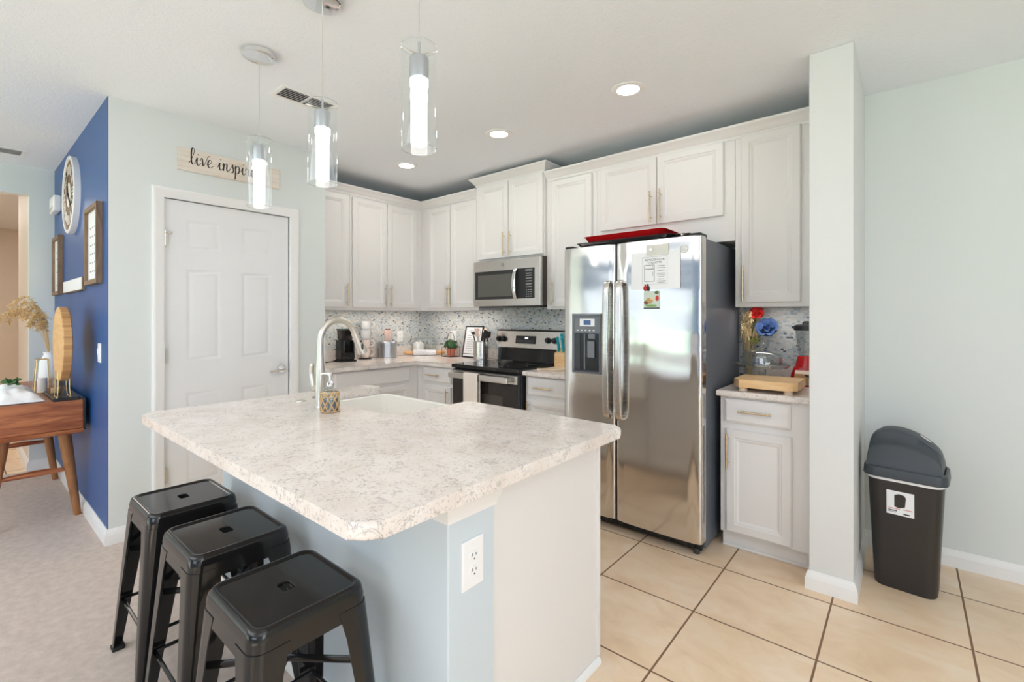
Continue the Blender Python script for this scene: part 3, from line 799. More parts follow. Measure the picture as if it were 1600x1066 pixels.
b.prism(L, PY-.004, PY-.008, m=Matrix(((1, 0, 0, 0), (0, 0, 1, 0), (0, 1, 0, 0), (0, 0, 0, 1))))
o = b.build('star_magnet', 'steel'); tag(o, 'dark star magnet on the mottled grey card', 'magnet', org=(3.042, PY-.004, 1.724))
t = T('picture_magnet', 'red and black figure magnet at bottom edge of etiquette sheet', 'magnet', (3.012, PY-.0014, 1.50))
b = MB(); b.sphere((3.005, PY-.003, 1.499), .0115, (1, .25, 1.4)); b.sphere((3.006, PY-.003, 1.517), .006, (1, .4, 1)); b.build('red_figure', 'red', t)
b = MB(); b.sphere((3.023, PY-.003, 1.499), .0105, (1, .25, 1.6)); b.sphere((3.021, PY-.003, 1.519), .006, (1, .4, 1)); b.build('black_figure', 'black', t)
t = T('picture_card', 'small food photo card stuck under the etiquette sheet', 'card', (3.045, PY, 1.43))
b = MB(); b.box(2.995, 3.092, PY-.0015, PY-.0002, 1.378, 1.482); b.build('card', plain('pale_green_card', S(206, 216, 204), .5), t, 0)
b = MB(); b.box(2.995, 3.092, PY-.0018, PY-.0015, 1.378, 1.386); b.build('dark_band', 'ink', t, 0)
for c, cz, r, sc, colr in (((3.03), 1.425, .022, (1, .06, .8), S(188, 150, 96)), (3.012, 1.415, .016, (1, .07, .7), S(120, 74, 48)), (3.050, 1.437, .018, (1, .08, .5), S(222, 206, 170)), (3.078, 1.440, .013, (.8, .12, 1.3), S(196, 52, 44)), (3.04, 1.397, .03, (1.2, .05, .25), S(128, 168, 96)), (3.075, 1.473, .012, (1.1, .1, .8), S(90, 110, 70))):
    b = MB(); b.sphere((c, PY-.0016, cz), r, sc); b.build('printed_food', plain('card_print', colr, .6), t)
# trays on the fridge
def tray(name, label, x0, x1, y0, y1, z, h, mt):
    b = MB(); w, d = x1-x0, y1-y0; cx, cy = (x0+x1)/2, (y0+y1)/2
    R_ = lambda g, r, zz: [Vector((x, y, zz)) for x, y in rrect(w-2*g, d-2*g, r, 5, cx, cy)]
    b.loops([R_(.03, .03, z), R_(.006, .04, z+h-.004), R_(0, .04, z+h-.002), R_(0, .04, z+h), R_(.008, .04, z+h), R_(.034, .03, z+.004)])
    o = b.build(name, mt, None, 40); tag(o, label, 'tray', 'trays on the fridge', (cx, cy, z))
tray('serving_tray', 'black tray lying on top of the fridge, under the red tray', 2.49, 3.15, -.795, -.30, 1.783, .034, 'black')
tray('serving_tray', 'red tray lying on the black tray on top of the fridge', 2.53, 3.09, -.77, -.33, 1.8175, .042, 'red')
tray('oven_rack_tray', 'thin steel tray lying on the fridge beside the red tray', 3.155, 3.245, -.79, -.30, 1.783, .028, 'steel')

# ------------------------------------------------------------------ microwave
t = T('microwave', 'stainless over-the-range microwave with black window under the short cabinet', 'microwave', (1.56, -.2, 1.42))
b = MB(); b.box(1.196, 1.938, -.405, -.007, 1.424, 1.824, .003, 1); b.build('body', plain('dark_bronze_case', S(70, 58, 50), .4), t)
b = MB(); b.box(1.192, 1.942, -.438, -.406, 1.422, 1.818, .006, 2); f = b.build('door', 'steel', t)
b = MB(); b.box(1.213, 1.665, -.4395, -.436, 1.482, 1.728, .0015, 1); w = b.build('window', plain('smoked_window', S(48, 48, 48), .12), f)
b = MB(); b.box(1.25, 1.645, -.4402, -.439, 1.505, 1.695); b.build('inner_screen', plain('window_mesh', S(92, 91, 86), .25), w, 0)
b = MB(); b.box(1.680, 1.885, -.4395, -.436, 1.482, 1.732, .0015, 1); cp = b.build('control_panel', 'black', f)
b = MB(); b.box(1.79, 1.862, -.4405, -.439, 1.705, 1.722); b.build('display', plain('grey_display', S(120, 124, 128), .3), cp, 0)
b = MB()
for r in range(4):
    for c in range(3): b.box(1.798+c*.023, 1.807+c*.023, -.4404, -.439, 1.497+r*.017, 1.502+r*.017)
for z in (1.575, 1.597, 1.622, 1.645, 1.668, 1.685): b.box(1.795, 1.855, -.4404, -.439, z, z+.003)
b.build('keypad', 'paper', cp, 0)
b = MB(); P = [(1.685+.006*0, -.438-.034*math.sin(PI*i/12)**.6 if 0 < i < 12 else -.438, 1.475+.262*i/12) for i in range(13)]
L = [[Vector((p[0]+dx, p[1]+dy, p[2])) for dx, dy in ((-.017, 0), (-.012, -.006), (.012, -.006), (.017, 0), (.012, .005), (-.012, .005))] for p in P]
b.loops(L); b.build('handle', 'chrome', f, 50)
badge(f, 1.545, 1.775, -.4385, .016)
b = MB(); b.box(1.23, 1.90, -.40, -.06, 1.414, 1.424); b.build('vent_panel', 'black', t, 0)

# ------------------------------------------------------------------ range
t = T('kitchen_range', 'stainless electric range with black glass cooktop and steel control panel', 'range', (1.54, -.33, 0))
rx0, rx1 = 1.166, 1.918
b = MB(); b.box(rx0+.004, rx1-.004, -.64, -.03, .03, .895, .003, 1); b.build('body', 'black', t)
b = MB(); b.box(rx0-.002, rx1+.002, -.685, -.035, .893, .925, .008, 3); ct = b.build('cooktop', 'black_gloss', t)
for x, y, r in ((1.36, -.48, .105), (1.74, -.48, .085), (1.36, -.21, .075), (1.74, -.21, .10)):
    b = MB(); b.tube([(x+r*math.cos(2*PI*i/40), y+r*math.sin(2*PI*i/40), .9253) for i in range(40)], .0008, 4, closed=True); b.build('burner_ring', 'dark_grey', ct)
b = MB(); m = Matrix.Translation((0, -.075, .926)) @ Matrix.Rotation(.12, 4, 'X')
b.prism([(-.045, 0), (.045, 0), (.05, .11), (.05, .12), (-.03, .12)], rx0+.02, rx1-.02, m=Matrix(((0, 0, 1, 0), (1, 0, 0, -.06), (0, 1, 0, .925), (0, 0, 0, 1))))
b.build('backguard_base', 'black_gloss', t, 0)
b = MB(); prof = [(-.095, 1.035), (-.108, 1.045), (-.085, 1.196), (-.075, 1.203), (-.012, 1.203), (-.012, 1.035)]
L = [[Vector((x, y, z)) for y, z in prof] for x in (rx0-.0, rx1)]
b.loops(L); bg = b.build('backguard', 'steel', t, 20)
b = MB(); b.box(rx0-.004, rx1+.004, -.088, -.010, 1.200, 1.210, .003); b.build('backguard_cap', 'black', bg)
fr = Matrix.Translation((0, -.0965, 1.12)) @ Matrix.Rotation(-math.atan2(.023, .151), 4, 'X')
b = MB(); b.box(1.405, 1.64, -.004, .004, -.036, .036, .003, m=fr); dsp = b.build('display_panel', 'black', bg)
b = MB(); b.box(1.515, 1.55, -.0052, -.004, .008, .022, m=fr); b.build('display', plain('lit_digits', S(230, 240, 245), .4, emit=((.8, .95, 1, 1), 1.0)), dsp, 0)
b = MB()
for r in range(2):
    for c in range(9): b.box(1.42+c*.023, 1.43+c*.023, -.0048, -.0038, -.022+r*.013, -.018+r*.013, m=fr)
b.build('button', 'mid_grey', dsp, 0)
for x in (1.205, 1.265, 1.775, 1.845):
    b = MB(); b.cyl((x, -.003, 0), .027, -.008, 'y', 24, m=fr); b.cyl((x, -.009, 0), .022, -.022, 'y', 20, r2=.019, m=fr); b.box(x-.004, x+.004, -.036, -.028, -.02, .02, .002, m=fr)
    b.build('knob', 'black', bg)
b = MB(); b.box(rx0+.003, rx1-.003, -.672, -.642, .80, .882, .003, 1); b.box(rx0+.003, rx1-.003, -.672, -.642, .25, .80, .003, 1); od = b.build('oven_door', 'black', t)
b = MB(); b.box(rx0+.004, rx1-.02, -.678, -.671, .805, .872, .002, 1); b.build('door_trim', 'steel', od)
b = MB(); b.box(rx0+.012, rx1-.03, -.6755, -.671, .27, .798, .001, 1); wn_ = b.build('oven_glass', plain('oven_glass', S(40, 34, 30), .1), od)
b = MB(); b.box(rx0+.16, rx1-.17, -.6762, -.675, .40, .70); b.build('oven_window', plain('oven_window', S(64, 58, 54), .15), wn_, 0)
b = MB(); b.box(rx0+.012, rx1-.075, -.735, -.715, .812, .862, .006, 2)
for x in (rx0+.03, rx1-.105): b.box(x-.012, x+.012, -.72, -.676, .822, .852, .003)
b.build('handle', 'steel', od)
b = MB(); b.box(rx0+.003, rx1-.003, -.672, -.642, .05, .24, .004, 2); b.build('storage_drawer', 'steel', t)
# towel on the oven handle
b = MB(); L = []
xs = [1.372+.165*i/14 for i in range(15)]
path = [(-.711, .55), (-.7105, .70), (-.7105, .855), (-.716, .868), (-.727, .8685), (-.738, .862), (-.7395, .82), (-.740, .60), (-.741, .42)]
def tw(x, i): return .0028*math.sin(x*90+i*.3)+.0015*math.sin(x*41)
rows = [[Vector((x, y-abs(tw(x, i))*(1.2 if i > 4 else .1), z)) for x in xs] for i, (y, z) in enumerate(path)]
g = [[b.b.verts.new(p) for p in r] for r in rows]
for i in range(len(g)-1):
    for j in range(14): b.b.faces.new((g[i][j], g[i][j+1], g[i+1][j+1], g[i+1][j]))
o = b.build('dish_towel', 'towel', None, 60); tag(o, 'cream dish towel hanging over the oven door handle', 'towel', org=(1.455, -.725, .865))
md = o.modifiers.new('thick', 'SOLIDIFY'); md.thickness = .003; md.offset = 0

# ------------------------------------------------------------------ stools
def make_stool(label, x, y):
    t = T('bar_stool', label, 'bar stool', (x, y, 0), 'black metal stools at the island', local=True)
    W, D, ZT = .315, .295, .612
    N = 6
    R_ = lambda w, d, r, z: [Vector((px, py, z)) for px, py in rrect(w, d, r, N)]
    b = MB()
    b.loops([R_(W+.012, D+.012, .036, ZT-.075), R_(W+.004, D+.004, .036, ZT-.034), R_(W+.006, D+.006, .036, ZT-.032), R_(W, D, .036, ZT-.014), R_(W-.006, D-.006, .035, ZT-.005), R_(W-.02, D-.02, .032, ZT), R_(W-.034, D-.034, .028, ZT), R_(W-.042, D-.042, .026, ZT-.005), R_(W-.046, D-.046, .026, ZT-.005), R_(.058, .038, .013, ZT-.005),
             R_(.055, .035, .012, ZT-.005), R_(.051, .031, .010, ZT-.007), R_(.051, .031, .010, ZT-.016), R_(W-.03, D-.03, .03, ZT-.016), R_(W+.002, D+.002, .034, ZT-.075)], False, False, closed=True)
    b.build('seat', 'stool', t, 50)
    for sx_ in (-1, 1):
        for sy_ in (-1, 1):
            b = MB(); L = []
            for k in range(9):
                f = k/8; z = (ZT-.048)*(1-f)+.012*f
                w = .082*(1-f)+.036*f; r = .034*(1-f)+.016*f
                if k == 0: w = .090
                ox = (W/2+.005)*(1-f)+(W/2+.046)*f; oy = (D/2+.005)*(1-f)+(D/2+.046)*f
                pl = [(ox-w, oy), (ox-w*.6, oy)]+[(ox-r+r*math.sin(q), oy-r+r*math.cos(q)) for q in [PI/2*i/5 for i in range(6)]]+[(ox, oy-w*.6), (ox, oy-w)]
                th = .0035
                inn_ = [(ox-th, oy-w), (ox-th, oy-w*.6)]+[(ox-r+(r-th)*math.sin(q), oy-r+(r-th)*math.cos(q)) for q in [PI/2*(5-i)/5 for i in range(6)]]+[(ox-w*.6, oy-th), (ox-w, oy-th)]
                L.append([Vector((sx_*px, sy_*py, z)) for px, py in pl+inn_])
            b.loops(L); lg = b.build('leg', 'stool', t, 50)
            b = MB(); ox, oy = W/2+.046, D/2+.046
            b.box(min(sx_*(ox+.002), sx_*(ox-.040)), max(sx_*(ox+.002), sx_*(ox-.040)), min(sy_*(oy+.002), sy_*(oy-.040)), max(sy_*(oy+.002), sy_*(oy-.040)), 0, .016, .004)
            b.build('foot_cap', 'rubber', lg)
    f = 1-.19/.564
    ax, ay = W/2+.014, D/2+.014
    for p, q in (((-ax, -ay), (ax, -ay)), ((ax, -ay), (ax, ay)), ((ax, ay), (-ax, ay)), ((-ax, ay), (-ax, -ay))):
        b = MB(); b.tube([(p[0], p[1], .20), (q[0], q[1], .20)], .0065, 8); b.build('foot_rail', 'stool', t)
    ux, uy = W/2-.006, D/2-.006
    b = MB()
    for sg in (1, -1):
        b.tube([(-ux, -uy*sg, .40), (0, 0, .41+sg*.004), (ux, uy*sg, .40)], .011, 8, True, .35)
    b.build('cross_brace', 'stool', t)
    return t
make_stool('black metal bar stool closest to the outlet corner of the island', 2.905, -2.885)
make_stool('middle black metal bar stool between the two others at the island', 2.408, -2.862)
make_stool('black metal bar stool closest to the white pantry door', 1.945, -2.862)

# ------------------------------------------------------------------ pendants
def pendant(label, x, y):
    t = T('pendant_light', label, 'pendant light', (x, y, 1.87), 'glass cylinder pendants over the island', local=True)
    zt_ = H-1.87
    b = MB(); b.lathe([(.0, zt_-.028), (.06, zt_-.028), (.074, zt_-.022), (.076, zt_-.001), (0, zt_-.001)], seg=32); b.build('canopy', 'chrome', t)
    b = MB(); b.cyl((0, 0, .335), .0013, zt_-.028-.335, seg=8); b.build('cable', 'nickel', t)
    b = MB(); b.cyl((0, 0, .295), .004, .05, seg=10); b.lathe([(.0, .296), (.027, .296), (.031, .290), (.031, .228), (.029, .224), (0, .224)], seg=28); s_ = b.build('socket', 'galvanised', t)
    b = MB()
    for k in range(3):
        a_ = .4+2*PI*k/3; b.tube([(.0, .0, .305), (.066*math.cos(a_), .066*math.sin(a_), .305)], .0022, 6)
    b.build('shade_bracket', 'nickel', t)
    b = MB(); b.lathe([(.0, .016), (.020, .013), (.0255, .018), (.0255, .19), (.029, .205), (.029, .2245), (0, .2245)], seg=28); b.build('light_tube', 'bulb', t)
    b = MB(); n = 40
    R_ = lambda r, z: [Vector((r*math.cos(2*PI*k/n), r*math.sin(2*PI*k/n), z)) for k in range(n)]
    b.loops([R_(.056, 0), R_(.056, .33)], False, False); b.build('glass_shade', 'glass', t, 60)
    b = MB()
    for z in (.001, .329): b.tube([(.0555*math.cos(2*PI*k/n), .0555*math.sin(2*PI*k/n), z) for k in range(n)], .0014, 6, closed=True)
    b.build('glass_rim', 'glass_dim', t, 60)
pendant('clear glass pendant hanging in front of the pantry door, third from the column', 1.764, -2.5)
pendant('clear glass pendant hanging between the two other pendants over the island', 2.376, -2.5)
pendant('clear glass pendant hanging highest in the picture, closest to the stub column', 2.988, -2.5)

def can_light(label, x, y, power):
    t = T('recessed_light', label, 'ceiling light', (x, y, H), 'recessed ceiling lights', local=True)
    b = MB(); b.lathe([(.062, .0), (.062, -.004), (.078, -.007), (.092, -.004), (.094, 0)], seg=36, cap=False); b.build('trim_ring', 'trim', t)
    b = MB(); b.lathe([(0, -.0045), (.058, -.0045), (.0615, -.002), (.0615, 0), (0, 0)], seg=32); b.build('lens', 'lens', t)
    l = bpy.data.lights.new('can_lamp', 'AREA'); l.shape = 'DISK'; l.size = .12; l.energy = power; l.color = (1, .96, .90)
    lo = bpy.data.objects.new('can_lamp', l); COL.objects.link(lo); lo.parent = t; lo.location = (0, 0, -.009)
can_light('round recessed ceiling light in front of the fridge', 2.977, -1.0, 1.7)
can_light('round recessed ceiling light in front of the microwave', 1.985, -.985, 2.3)
can_light('round recessed ceiling light over the inside corner of worktops', .920, -.973, 2.3)

def vent(label, x0, x1, y0, y1, along='y'):
    t = T('ceiling_vent', label, 'air vent', ((x0+x1)/2, (y0+y1)/2, H), 'ceiling air vents')
    b = MB(); fw = .022
    b.box(x0, x1, y0, y0+fw, H-.006, H-.0005); b.box(x0, x1, y1-fw, y1, H-.006, H-.0005); b.box(x0, x0+fw, y0+fw, y1-fw, H-.006, H-.0005); b.box(x1-fw, x1, y0+fw, y1-fw, H-.006, H-.0005)
    ym = (y0+y1)/2; b.box(x0+fw, x1-fw, ym-.006, ym+.006, H-.006, H-.0005)
    b.build('frame', 'trim', t, 0)
    b = MB(); b.box(x0+fw, x1-fw, y0+fw, y1-fw, H-.002, H-.0008); b.build('duct_opening', 'dark_grey', t, 0)
    b = MB(); n = 6
    for k in range(n):
        x = x0+fw+(x1-x0-2*fw)*(k+.5)/n
        m = Matrix.Translation((x, 0, H-.006)) @ Matrix.Rotation(.5, 4, 'Y')
        b.box(-.0075, .0075, y0+fw, y1-fw, -.0008, .0008, m=m)
    b.build('louver', 'trim', t, 0)
vent('white slotted ceiling vent behind the middle pendant', 1.372, 1.545, -2.285, -1.95)
vent('ceiling vent near the hall opening beyond the navy wall', -1.25, -1.06, -3.46, -3.095)

# ------------------------------------------------------------------ trash can
t = T('trash_can', 'dark brown plastic trash can with grey swing lid beside the column', 'trash can', (4.185, -.405, 0), rz=-.09, local=True)
R_ = lambda w, d, r, z: [Vector((x, y, z)) for x, y in rrect(w, d, r, 6)]
b = MB(); b.loops([R_(.232, .19, .045, 0), R_(.240, .198, .05, .006), R_(.288, .238, .05, .56), R_(.280, .23, .05, .56), R_(.235, .19, .045, .01)]); b.build('bin_body', 'bin', t, 50)
b = MB(); b.loops([R_(.291, .241, .05, .530), R_(.293, .243, .05, .556)], False, False); b.build('liner_bag', 'white', t)
b = MB(); b.loops([R_(.318, .266, .055, .545), R_(.322, .27, .056, .549), R_(.316, .264, .054, .588), R_(.306, .254, .05, .594), R_(.292, .24, .05, .594), R_(.292, .24, .05, .545)], False, False, closed=True); lid = b.build('lid', 'bin_lid', t, 50)
Z = smooth_path([(-.146, 0, .590), (-.143, 0, .66), (-.132, 0, .728), (-.095, 0, .762), (-.045, 0, .774), (.01, 0, .766), (.06, 0, .744), (.10, 0, .714), (.126, 0, .685), (.138, 0, .645), (.142, 0, .590)], 3)
b = MB(); L = []
for p in Z:
    d = .116; zt_ = p.z; hh = zt_-.589; zf = .589+.62*hh
    s_ = [Vector((p.x, y_, z_)) for y_, z_ in ((-d, .589), (-d+.03*hh/.18, zf-.06*hh), (-d+.045*hh/.18, zf+.03*hh), (-d+.065*hh/.18, zf+.14*hh), (-.045, zt_-.05*hh), (-.015, zt_))]
    s_ += [Vector((v.x, -v.y, v.z)) for v in s_[::-1]]
    L.append(s_)
b.loops(L); b.build('lid_dome', 'bin_lid', lid, 50)
b = MB(); L = []
for p in Z[9:29]:
    L.append([Vector((p.x+.001, y, p.z+dz)) for y, dz in ((-.048, -.012), (-.044, -.001), (-.015, .0045), (.015, .0045), (.044, -.001), (.048, -.012))])
b.loops(L); b.build('swing_flap', 'bin_lid', lid, 40)
i = 19; p = Z[i]; sl = math.atan2(Z[i+1].z-Z[i-1].z, Z[i+1].x-Z[i-1].x)
b = MB(); b.sphere((0, 0, 0), 1, (.026, .012, .0012)); b.xf(Matrix.Translation((p.x, -.012, p.z+.0052)) @ Matrix.Rotation(-sl, 4, 'Y')); b.build('oval_mark', 'white', lid)
b = MB(); b.loops([[Vector((.110+.012*k, y, .690-.035*k+dz)) for y, dz in ((-.05, .004), (-.05, .007), (.05, .007), (.05, .004))] for k in (0, 1)]); b.build('lid_slot', 'black', lid)
m = Matrix.Translation((-.012, -.1145, .428)) @ Matrix.Rotation(.036, 4, 'X')
b = MB(); b.box(-.052, .052, -.0012, 0, -.058, .058, .0004, 1, m=m); lb = b.build('label_sticker', 'paper', t, 0)
b = MB(); b.prism([(-.022, -.018), (-.004, -.024), (.018, -.014), (.022, .03), (.016, .042), (-.004, .046), (-.022, .038)], .0012, .0016, m=m @ Matrix.Rotation(PI/2, 4, 'X')); b.build('printed_bin', 'bin', lb, 0)
b = MB(); b.box(-.045, .0, -.0016, -.0011, -.030, -.027, m=m); b.box(.01, .047, -.0016, -.0011, -.028, -.025, m=m); b.build('red_print', plain('red_print', S(206, 96, 100), .6), lb, 0)
b = MB(); b.box(-.045, -.012, -.0016, -.0011, -.041, -.036, m=m); b.box(.012, .036, -.0016, -.0011, -.051, -.045, m=m); b.box(-.045, -.015, -.0016, -.0011, -.047, -.045, m=m); b.build('black_print', 'ink', lb, 0)

# ------------------------------------------------------------------ lettered board over the door
t = T('wall_sign', 'long whitewashed board lettered live inspire above the pantry door', 'sign', (.62, -2.226, 2.346))
b = MB(); b.box(.621, .637, -2.542, -1.911, 2.274, 2.418, .001, 1); b.build('board', 'sign_wood', t)
GL = {
 'l': ([[(0, .1), (.25, .6), (.52, 1.5), (.55, 2.0), (.42, 2.12), (.28, 1.85), (.24, 1.0), (.28, .25), (.45, 0), (.72, .3)]], .62),
 'i': ([[(0, .3), (.15, .75), (.24, .98), (.2, .4), (.28, .05), (.45, .05), (.62, .35)], [(.3, 1.36), (.33, 1.42), (.36, 1.38)]], .55),
 'v': ([[(0, .6), (.12, 1.0), (.24, .9), (.34, .05), (.6, .6), (.85, 1.35), (1.05, 1.55)]], .72),
 'e': ([[(0, .3), (.3, .45), (.52, .8), (.42, 1.02), (.22, .9), (.12, .5), (.2, .1), (.42, 0), (.72, .35)]], .65),
 'n': ([[(0, .7), (.1, .98), (.16, .8), (.1, 0)], [(.12, .5), (.36, .98), (.5, .9), (.48, .3), (.58, .02), (.8, .35)]], .78),
 's': ([[(0, .15), (.3, .9), (.36, 1.1), (.42, .7), (.5, .3), (.36, 0), (.12, .06)]], .62),
 'p': ([[(0, .6), (.12, 1.0), (.1, 0), (.06, -.85)], [(.1, .55), (.32, .98), (.55, .8), (.5, .2), (.28, 0), (.1, .2)]], .72),
 'r': ([[(0, .6), (.12, 1.1), (.2, .85), (.44, .86), (.4, .2), (.54, .02), (.75, .35)]], .62),
}
b = MB(); u = 0.0
XH, UX, base_y, base_z = .050, .0535, -2.482, 2.322
for k, ch in enumerate('live inspire'):
    if ch == ' ': u += .55; continue
    st, adv = GL[ch]
    for s_ in st:
        P = smooth_path([(0, x, y) for x, y in s_], 5); n_ = len(P); pts = []; rad = []
        for j, q in enumerate(P):
            dz_ = (P[min(j+1, n_-1)]-P[max(j-1, 0)]); down = max(0, -dz_.z)/(dz_.length+1e-6)
            pts.append(Vector((.6372, base_y+(u+q.y)*UX, base_z+q.z*XH))); rad.append(.0018+.0026*down)
        b.tube(pts, rad, 8, True, 1.0)
    u += adv
for v in b.b.verts: v.co.x = .6372+(v.co.x-.6372)*.15
b.build('lettering', plain('brown_black_ink', S(44, 36, 34), .6), t, 60)

# ------------------------------------------------------------------ things on the worktops
ZC = .9142
random.seed(11)
t = T('coffee_maker', 'black coffee maker with tinted hopper on worktop beside pantry wall', 'coffee maker', (.17, -1.105, ZC), local=True)
b = MB(); b.prism(rrect(.17, .16, .03), 0, .014, bev=.004, seg=2); b.build('base', 'black', t)
b = MB(); R_ = lambda w, d, r, z: [Vector((x, y, z)) for x, y in rrect(w, d, r)]
b.loops([R_(.13, .13, .03, .014), R_(.145, .14, .03, .03), R_(.14, .135, .03, .19), R_(.13, .125, .03, .2)]); b.build('body', 'black_gloss', t)
b = MB(); b.loops([R_(.10, .10, .03, .2), R_(.115, .115, .03, .215), R_(.125, .12, .03, .29)]); b.build('hopper', plain('smoked_hopper', S(40, 34, 32), .1), t)
b = MB(); b.prism(rrect(.135, .13, .03), .29, .304, bev=.004, seg=2); b.build('lid', plain('dark_green_lid', S(58, 76, 72), .35), t)
b = MB(); b.tube(smooth_path([(-.02, -.07, .006), (.0, -.14, .006), (.03, -.2, .006), (.01, -.26, .006), (.05, -.33, .006)]), .0045, 6); b.build('power_cord', 'black', t)

t = T('mug_rack', 'wire stand holding a tall stack of mugs against the splashback', 'rack', (.096, -.842, ZC), local=True)
b = MB(); b.tube([(.06*math.cos(2*PI*k/28), .06*math.sin(2*PI*k/28), .006) for k in range(28)], .005, 6, closed=True)
b.tube([(-.06, 0, .006), (.06, 0, .006)], .004, 6); b.tube([(0, -.06, .006), (0, .06, .006)], .004, 6); b.build('base_ring', 'black', t)
b = MB()
for k in range(3):
    a_ = 2*PI*k/3+.5; b.tube([(.056*math.cos(a_), .056*math.sin(a_), .006), (.056*math.cos(a_), .056*math.sin(a_), .385)], .0022, 6)
b.tube([(.056*math.cos(2*PI*k/28), .056*math.sin(2*PI*k/28), .384) for k in range(28)], .0022, 6, closed=True); b.build('wire_post', 'nickel', t)
MT['mug'] = plain('pale_grey_mug', S(226, 228, 230), .15); MT['mug_pink'] = plain('blush_mug', S(238, 222, 215), .2)
for k, (nm, mt_) in enumerate((('bottom mug with blush glaze', 'mug_pink'), ('second mug from bottom', 'mug_pink'), ('second mug from top', 'mug'), ('topmost pale grey mug', 'mug'))):
    m_ = T('mug', nm+' in the tall wire mug stand', 'mug', (.096, -.842, ZC+.013+k*.091), 'stacked mugs', local=True)
    b = MB(); b.lathe([(0, .002), (.034, 0), (.038, .004), (.046, .03), (.047, .088), (.0445, .088), (.043, .03), (.034, .006), (0, .006)], seg=28); b.build('cup', mt_, m_)
    b = MB(); b.tube(smooth_path([(.030, .033, .072), (.046, .052, .076), (.054, .064, .05), (.044, .052, .024), (.028, .034, .022)]), .0048, 8); b.build('handle', mt_, m_)

t = T('metal_canister', 'round galvanised canister with lid standing on worktop by the side wall', 'canister', (.125, -.602, ZC), local=True)
b = MB(); b.lathe([(0, 0), (.087, 0), (.089, .004), (.089, .138), (0, .138)], seg=36); b.build('drum', 'galvanised', t)
b = MB(); b.lathe([(.0, .139), (.091, .139), (.091, .157), (.084, .167), (0, .169)], seg=36); b.build('lid', 'galvanised', t)
b = MB(); b.tube([(.0895*math.cos(2*PI*k/36), .0895*math.sin(2*PI*k/36), .012) for k in range(36)], .003, 6, closed=True); b.build('bottom_band', 'galvanised', t)
t = T('tapered_cup', 'small pale pink tapered cup standing on the galvanised canister lid', 'cup', (.125, -.602, ZC+.1695), local=True)
b = MB(); b.lathe([(0, 0), (.029, 0), (.041, .112), (.038, .112), (.027, .006), (0, .006)], seg=28); b.build('cup', 'pink_ceramic', t)
b = MB(); b.lathe([(0, .09), (.0355, .09), (.036, .1), (0, .104)], seg=20); b.build('contents', plain('dark_beans', S(70, 44, 42), .6, bump=(90, .8, .01)), t)
for k in range(4):
    b = MB(); a_ = k*1.7; b.sphere((.018*math.cos(a_), .018*math.sin(a_), .112), .012, (1, 1, 1.1), 10, 6); b.build('berry', plain('dark_berry', S(92, 40, 48), .5), t)

for label, x, y, kind in (('glass jar of white sugar behind the rolling pin', .108, -.194, 's'), ('clear glass storage jar beside the jar of sugar', .19, -.088, 'c')):
    t = T('storage_jar', label, 'jar', (x, y, ZC), 'glass jars in the corner', local=True)
    k = 1.0 if kind == 's' else .94
    b = MB(); b.lathe([(0, 0), (.058*k, 0), (.063*k, .006), (.063*k, .11), (.056*k, .14), (.046*k, .158), (.044*k, .165), (.048*k, .17)], seg=36, cap=False); b.build('glass_body', 'glass', t)
    b = MB(); b.lathe([(0, .176), (.05*k, .172), (.052*k, .178), (.05*k, .184), (.02, .192), (.010, .197), (.013, .207), (0, .212)], seg=28); b.build('lid', 'glass_dim', t)
    b = MB()
    if kind == 's': b.lathe([(0, .006), (.056, .006), (.06, .012), (.06, .108), (.052, .132), (.03, .142), (0, .146)], seg=28)
    else: b.lathe([(0, .006), (.053, .006), (.056, .012), (.055, .034), (.03, .044), (0, .046)], seg=28)
    b.build('contents', 'sugar', t)

t = T('rolling_pin', 'grey marble rolling pin with wooden handles lying in the worktop corner', 'rolling pin', (.225, -.205, ZC), rz=math.atan2(.784, .647), local=True)
b = MB(); b.lathe([(.0, -.12), (.028, -.12), (.032, -.116), (.032, .116), (.028, .12), (0, .12)], (0, 0, .0325), 28, 'x'); b.build('roller', 'marble', t)
for sg in (-1, 1):
    b = MB(); b.lathe([(0, 0), (.012, 0), (.013, .008), (.019, .014), (.020, .05), (.017, .085), (.011, .1), (0, .103)], (0, 0, .0325), 18, 'x', m=Matrix.Translation((sg*.12, 0, 0)) @ Matrix.Scale(sg, 4, (1, 0, 0))); b.build('handle', 'beech', t)

t = T('potted_plant', 'small green plant in terracotta pot inside a black wire holder', 'potted plant', (.54, -.115, ZC), local=True)
b = MB(); b.lathe([(0, .004), (.034, .004), (.045, .07), (.048, .072), (.048, .085), (.043, .085), (.04, .074), (0, .074)], seg=28); b.build('pot', 'terracotta', t)
b = MB()
for k in range(90):
    u_ = random.random()*2*PI; v_ = math.acos(1-1.35*random.random()); r = .058+.012*random.random()
    p = Vector((r*math.sin(v_)*math.cos(u_), r*math.sin(v_)*math.sin(u_), .115+r*.85*math.cos(v_)))
    n_ = (p-Vector((0, 0, .1))).normalized(); s1 = n_.orthogonal().normalized(); s2 = n_.cross(s1); q = Matrix.Rotation(random.random()*6, 3, n_); s1 = q @ s1; s2 = q @ s2
    w = .008+.005*random.random(); l = .016+.008*random.random()
    b.faces([p-s1*l, p+s2*w+n_*.004, p+s1*l+n_*.006, p-s2*w+n_*.004], [(0, 1, 2, 3)])
b.sphere((0, 0, .118), .05, (1, 1, .85), 14, 8)
b.build('foliage', 'green', t, 0, 'stuff')
b = MB(); q = .066; wz = .1
for z in (.003, wz): 
    for p0, p1 in (((-q, -q), (q, -q)), ((q, -q), (q, q)), ((q, q), (-q, q)), ((-q, q), (-q, -q))): b.tube([(*p0, z), (*p1, z)], .0028, 6)
for p0 in ((-q, -q), (q, -q), (q, q), (-q, q)): b.tube([(*p0, .003), (*p0, wz)], .0028, 6)
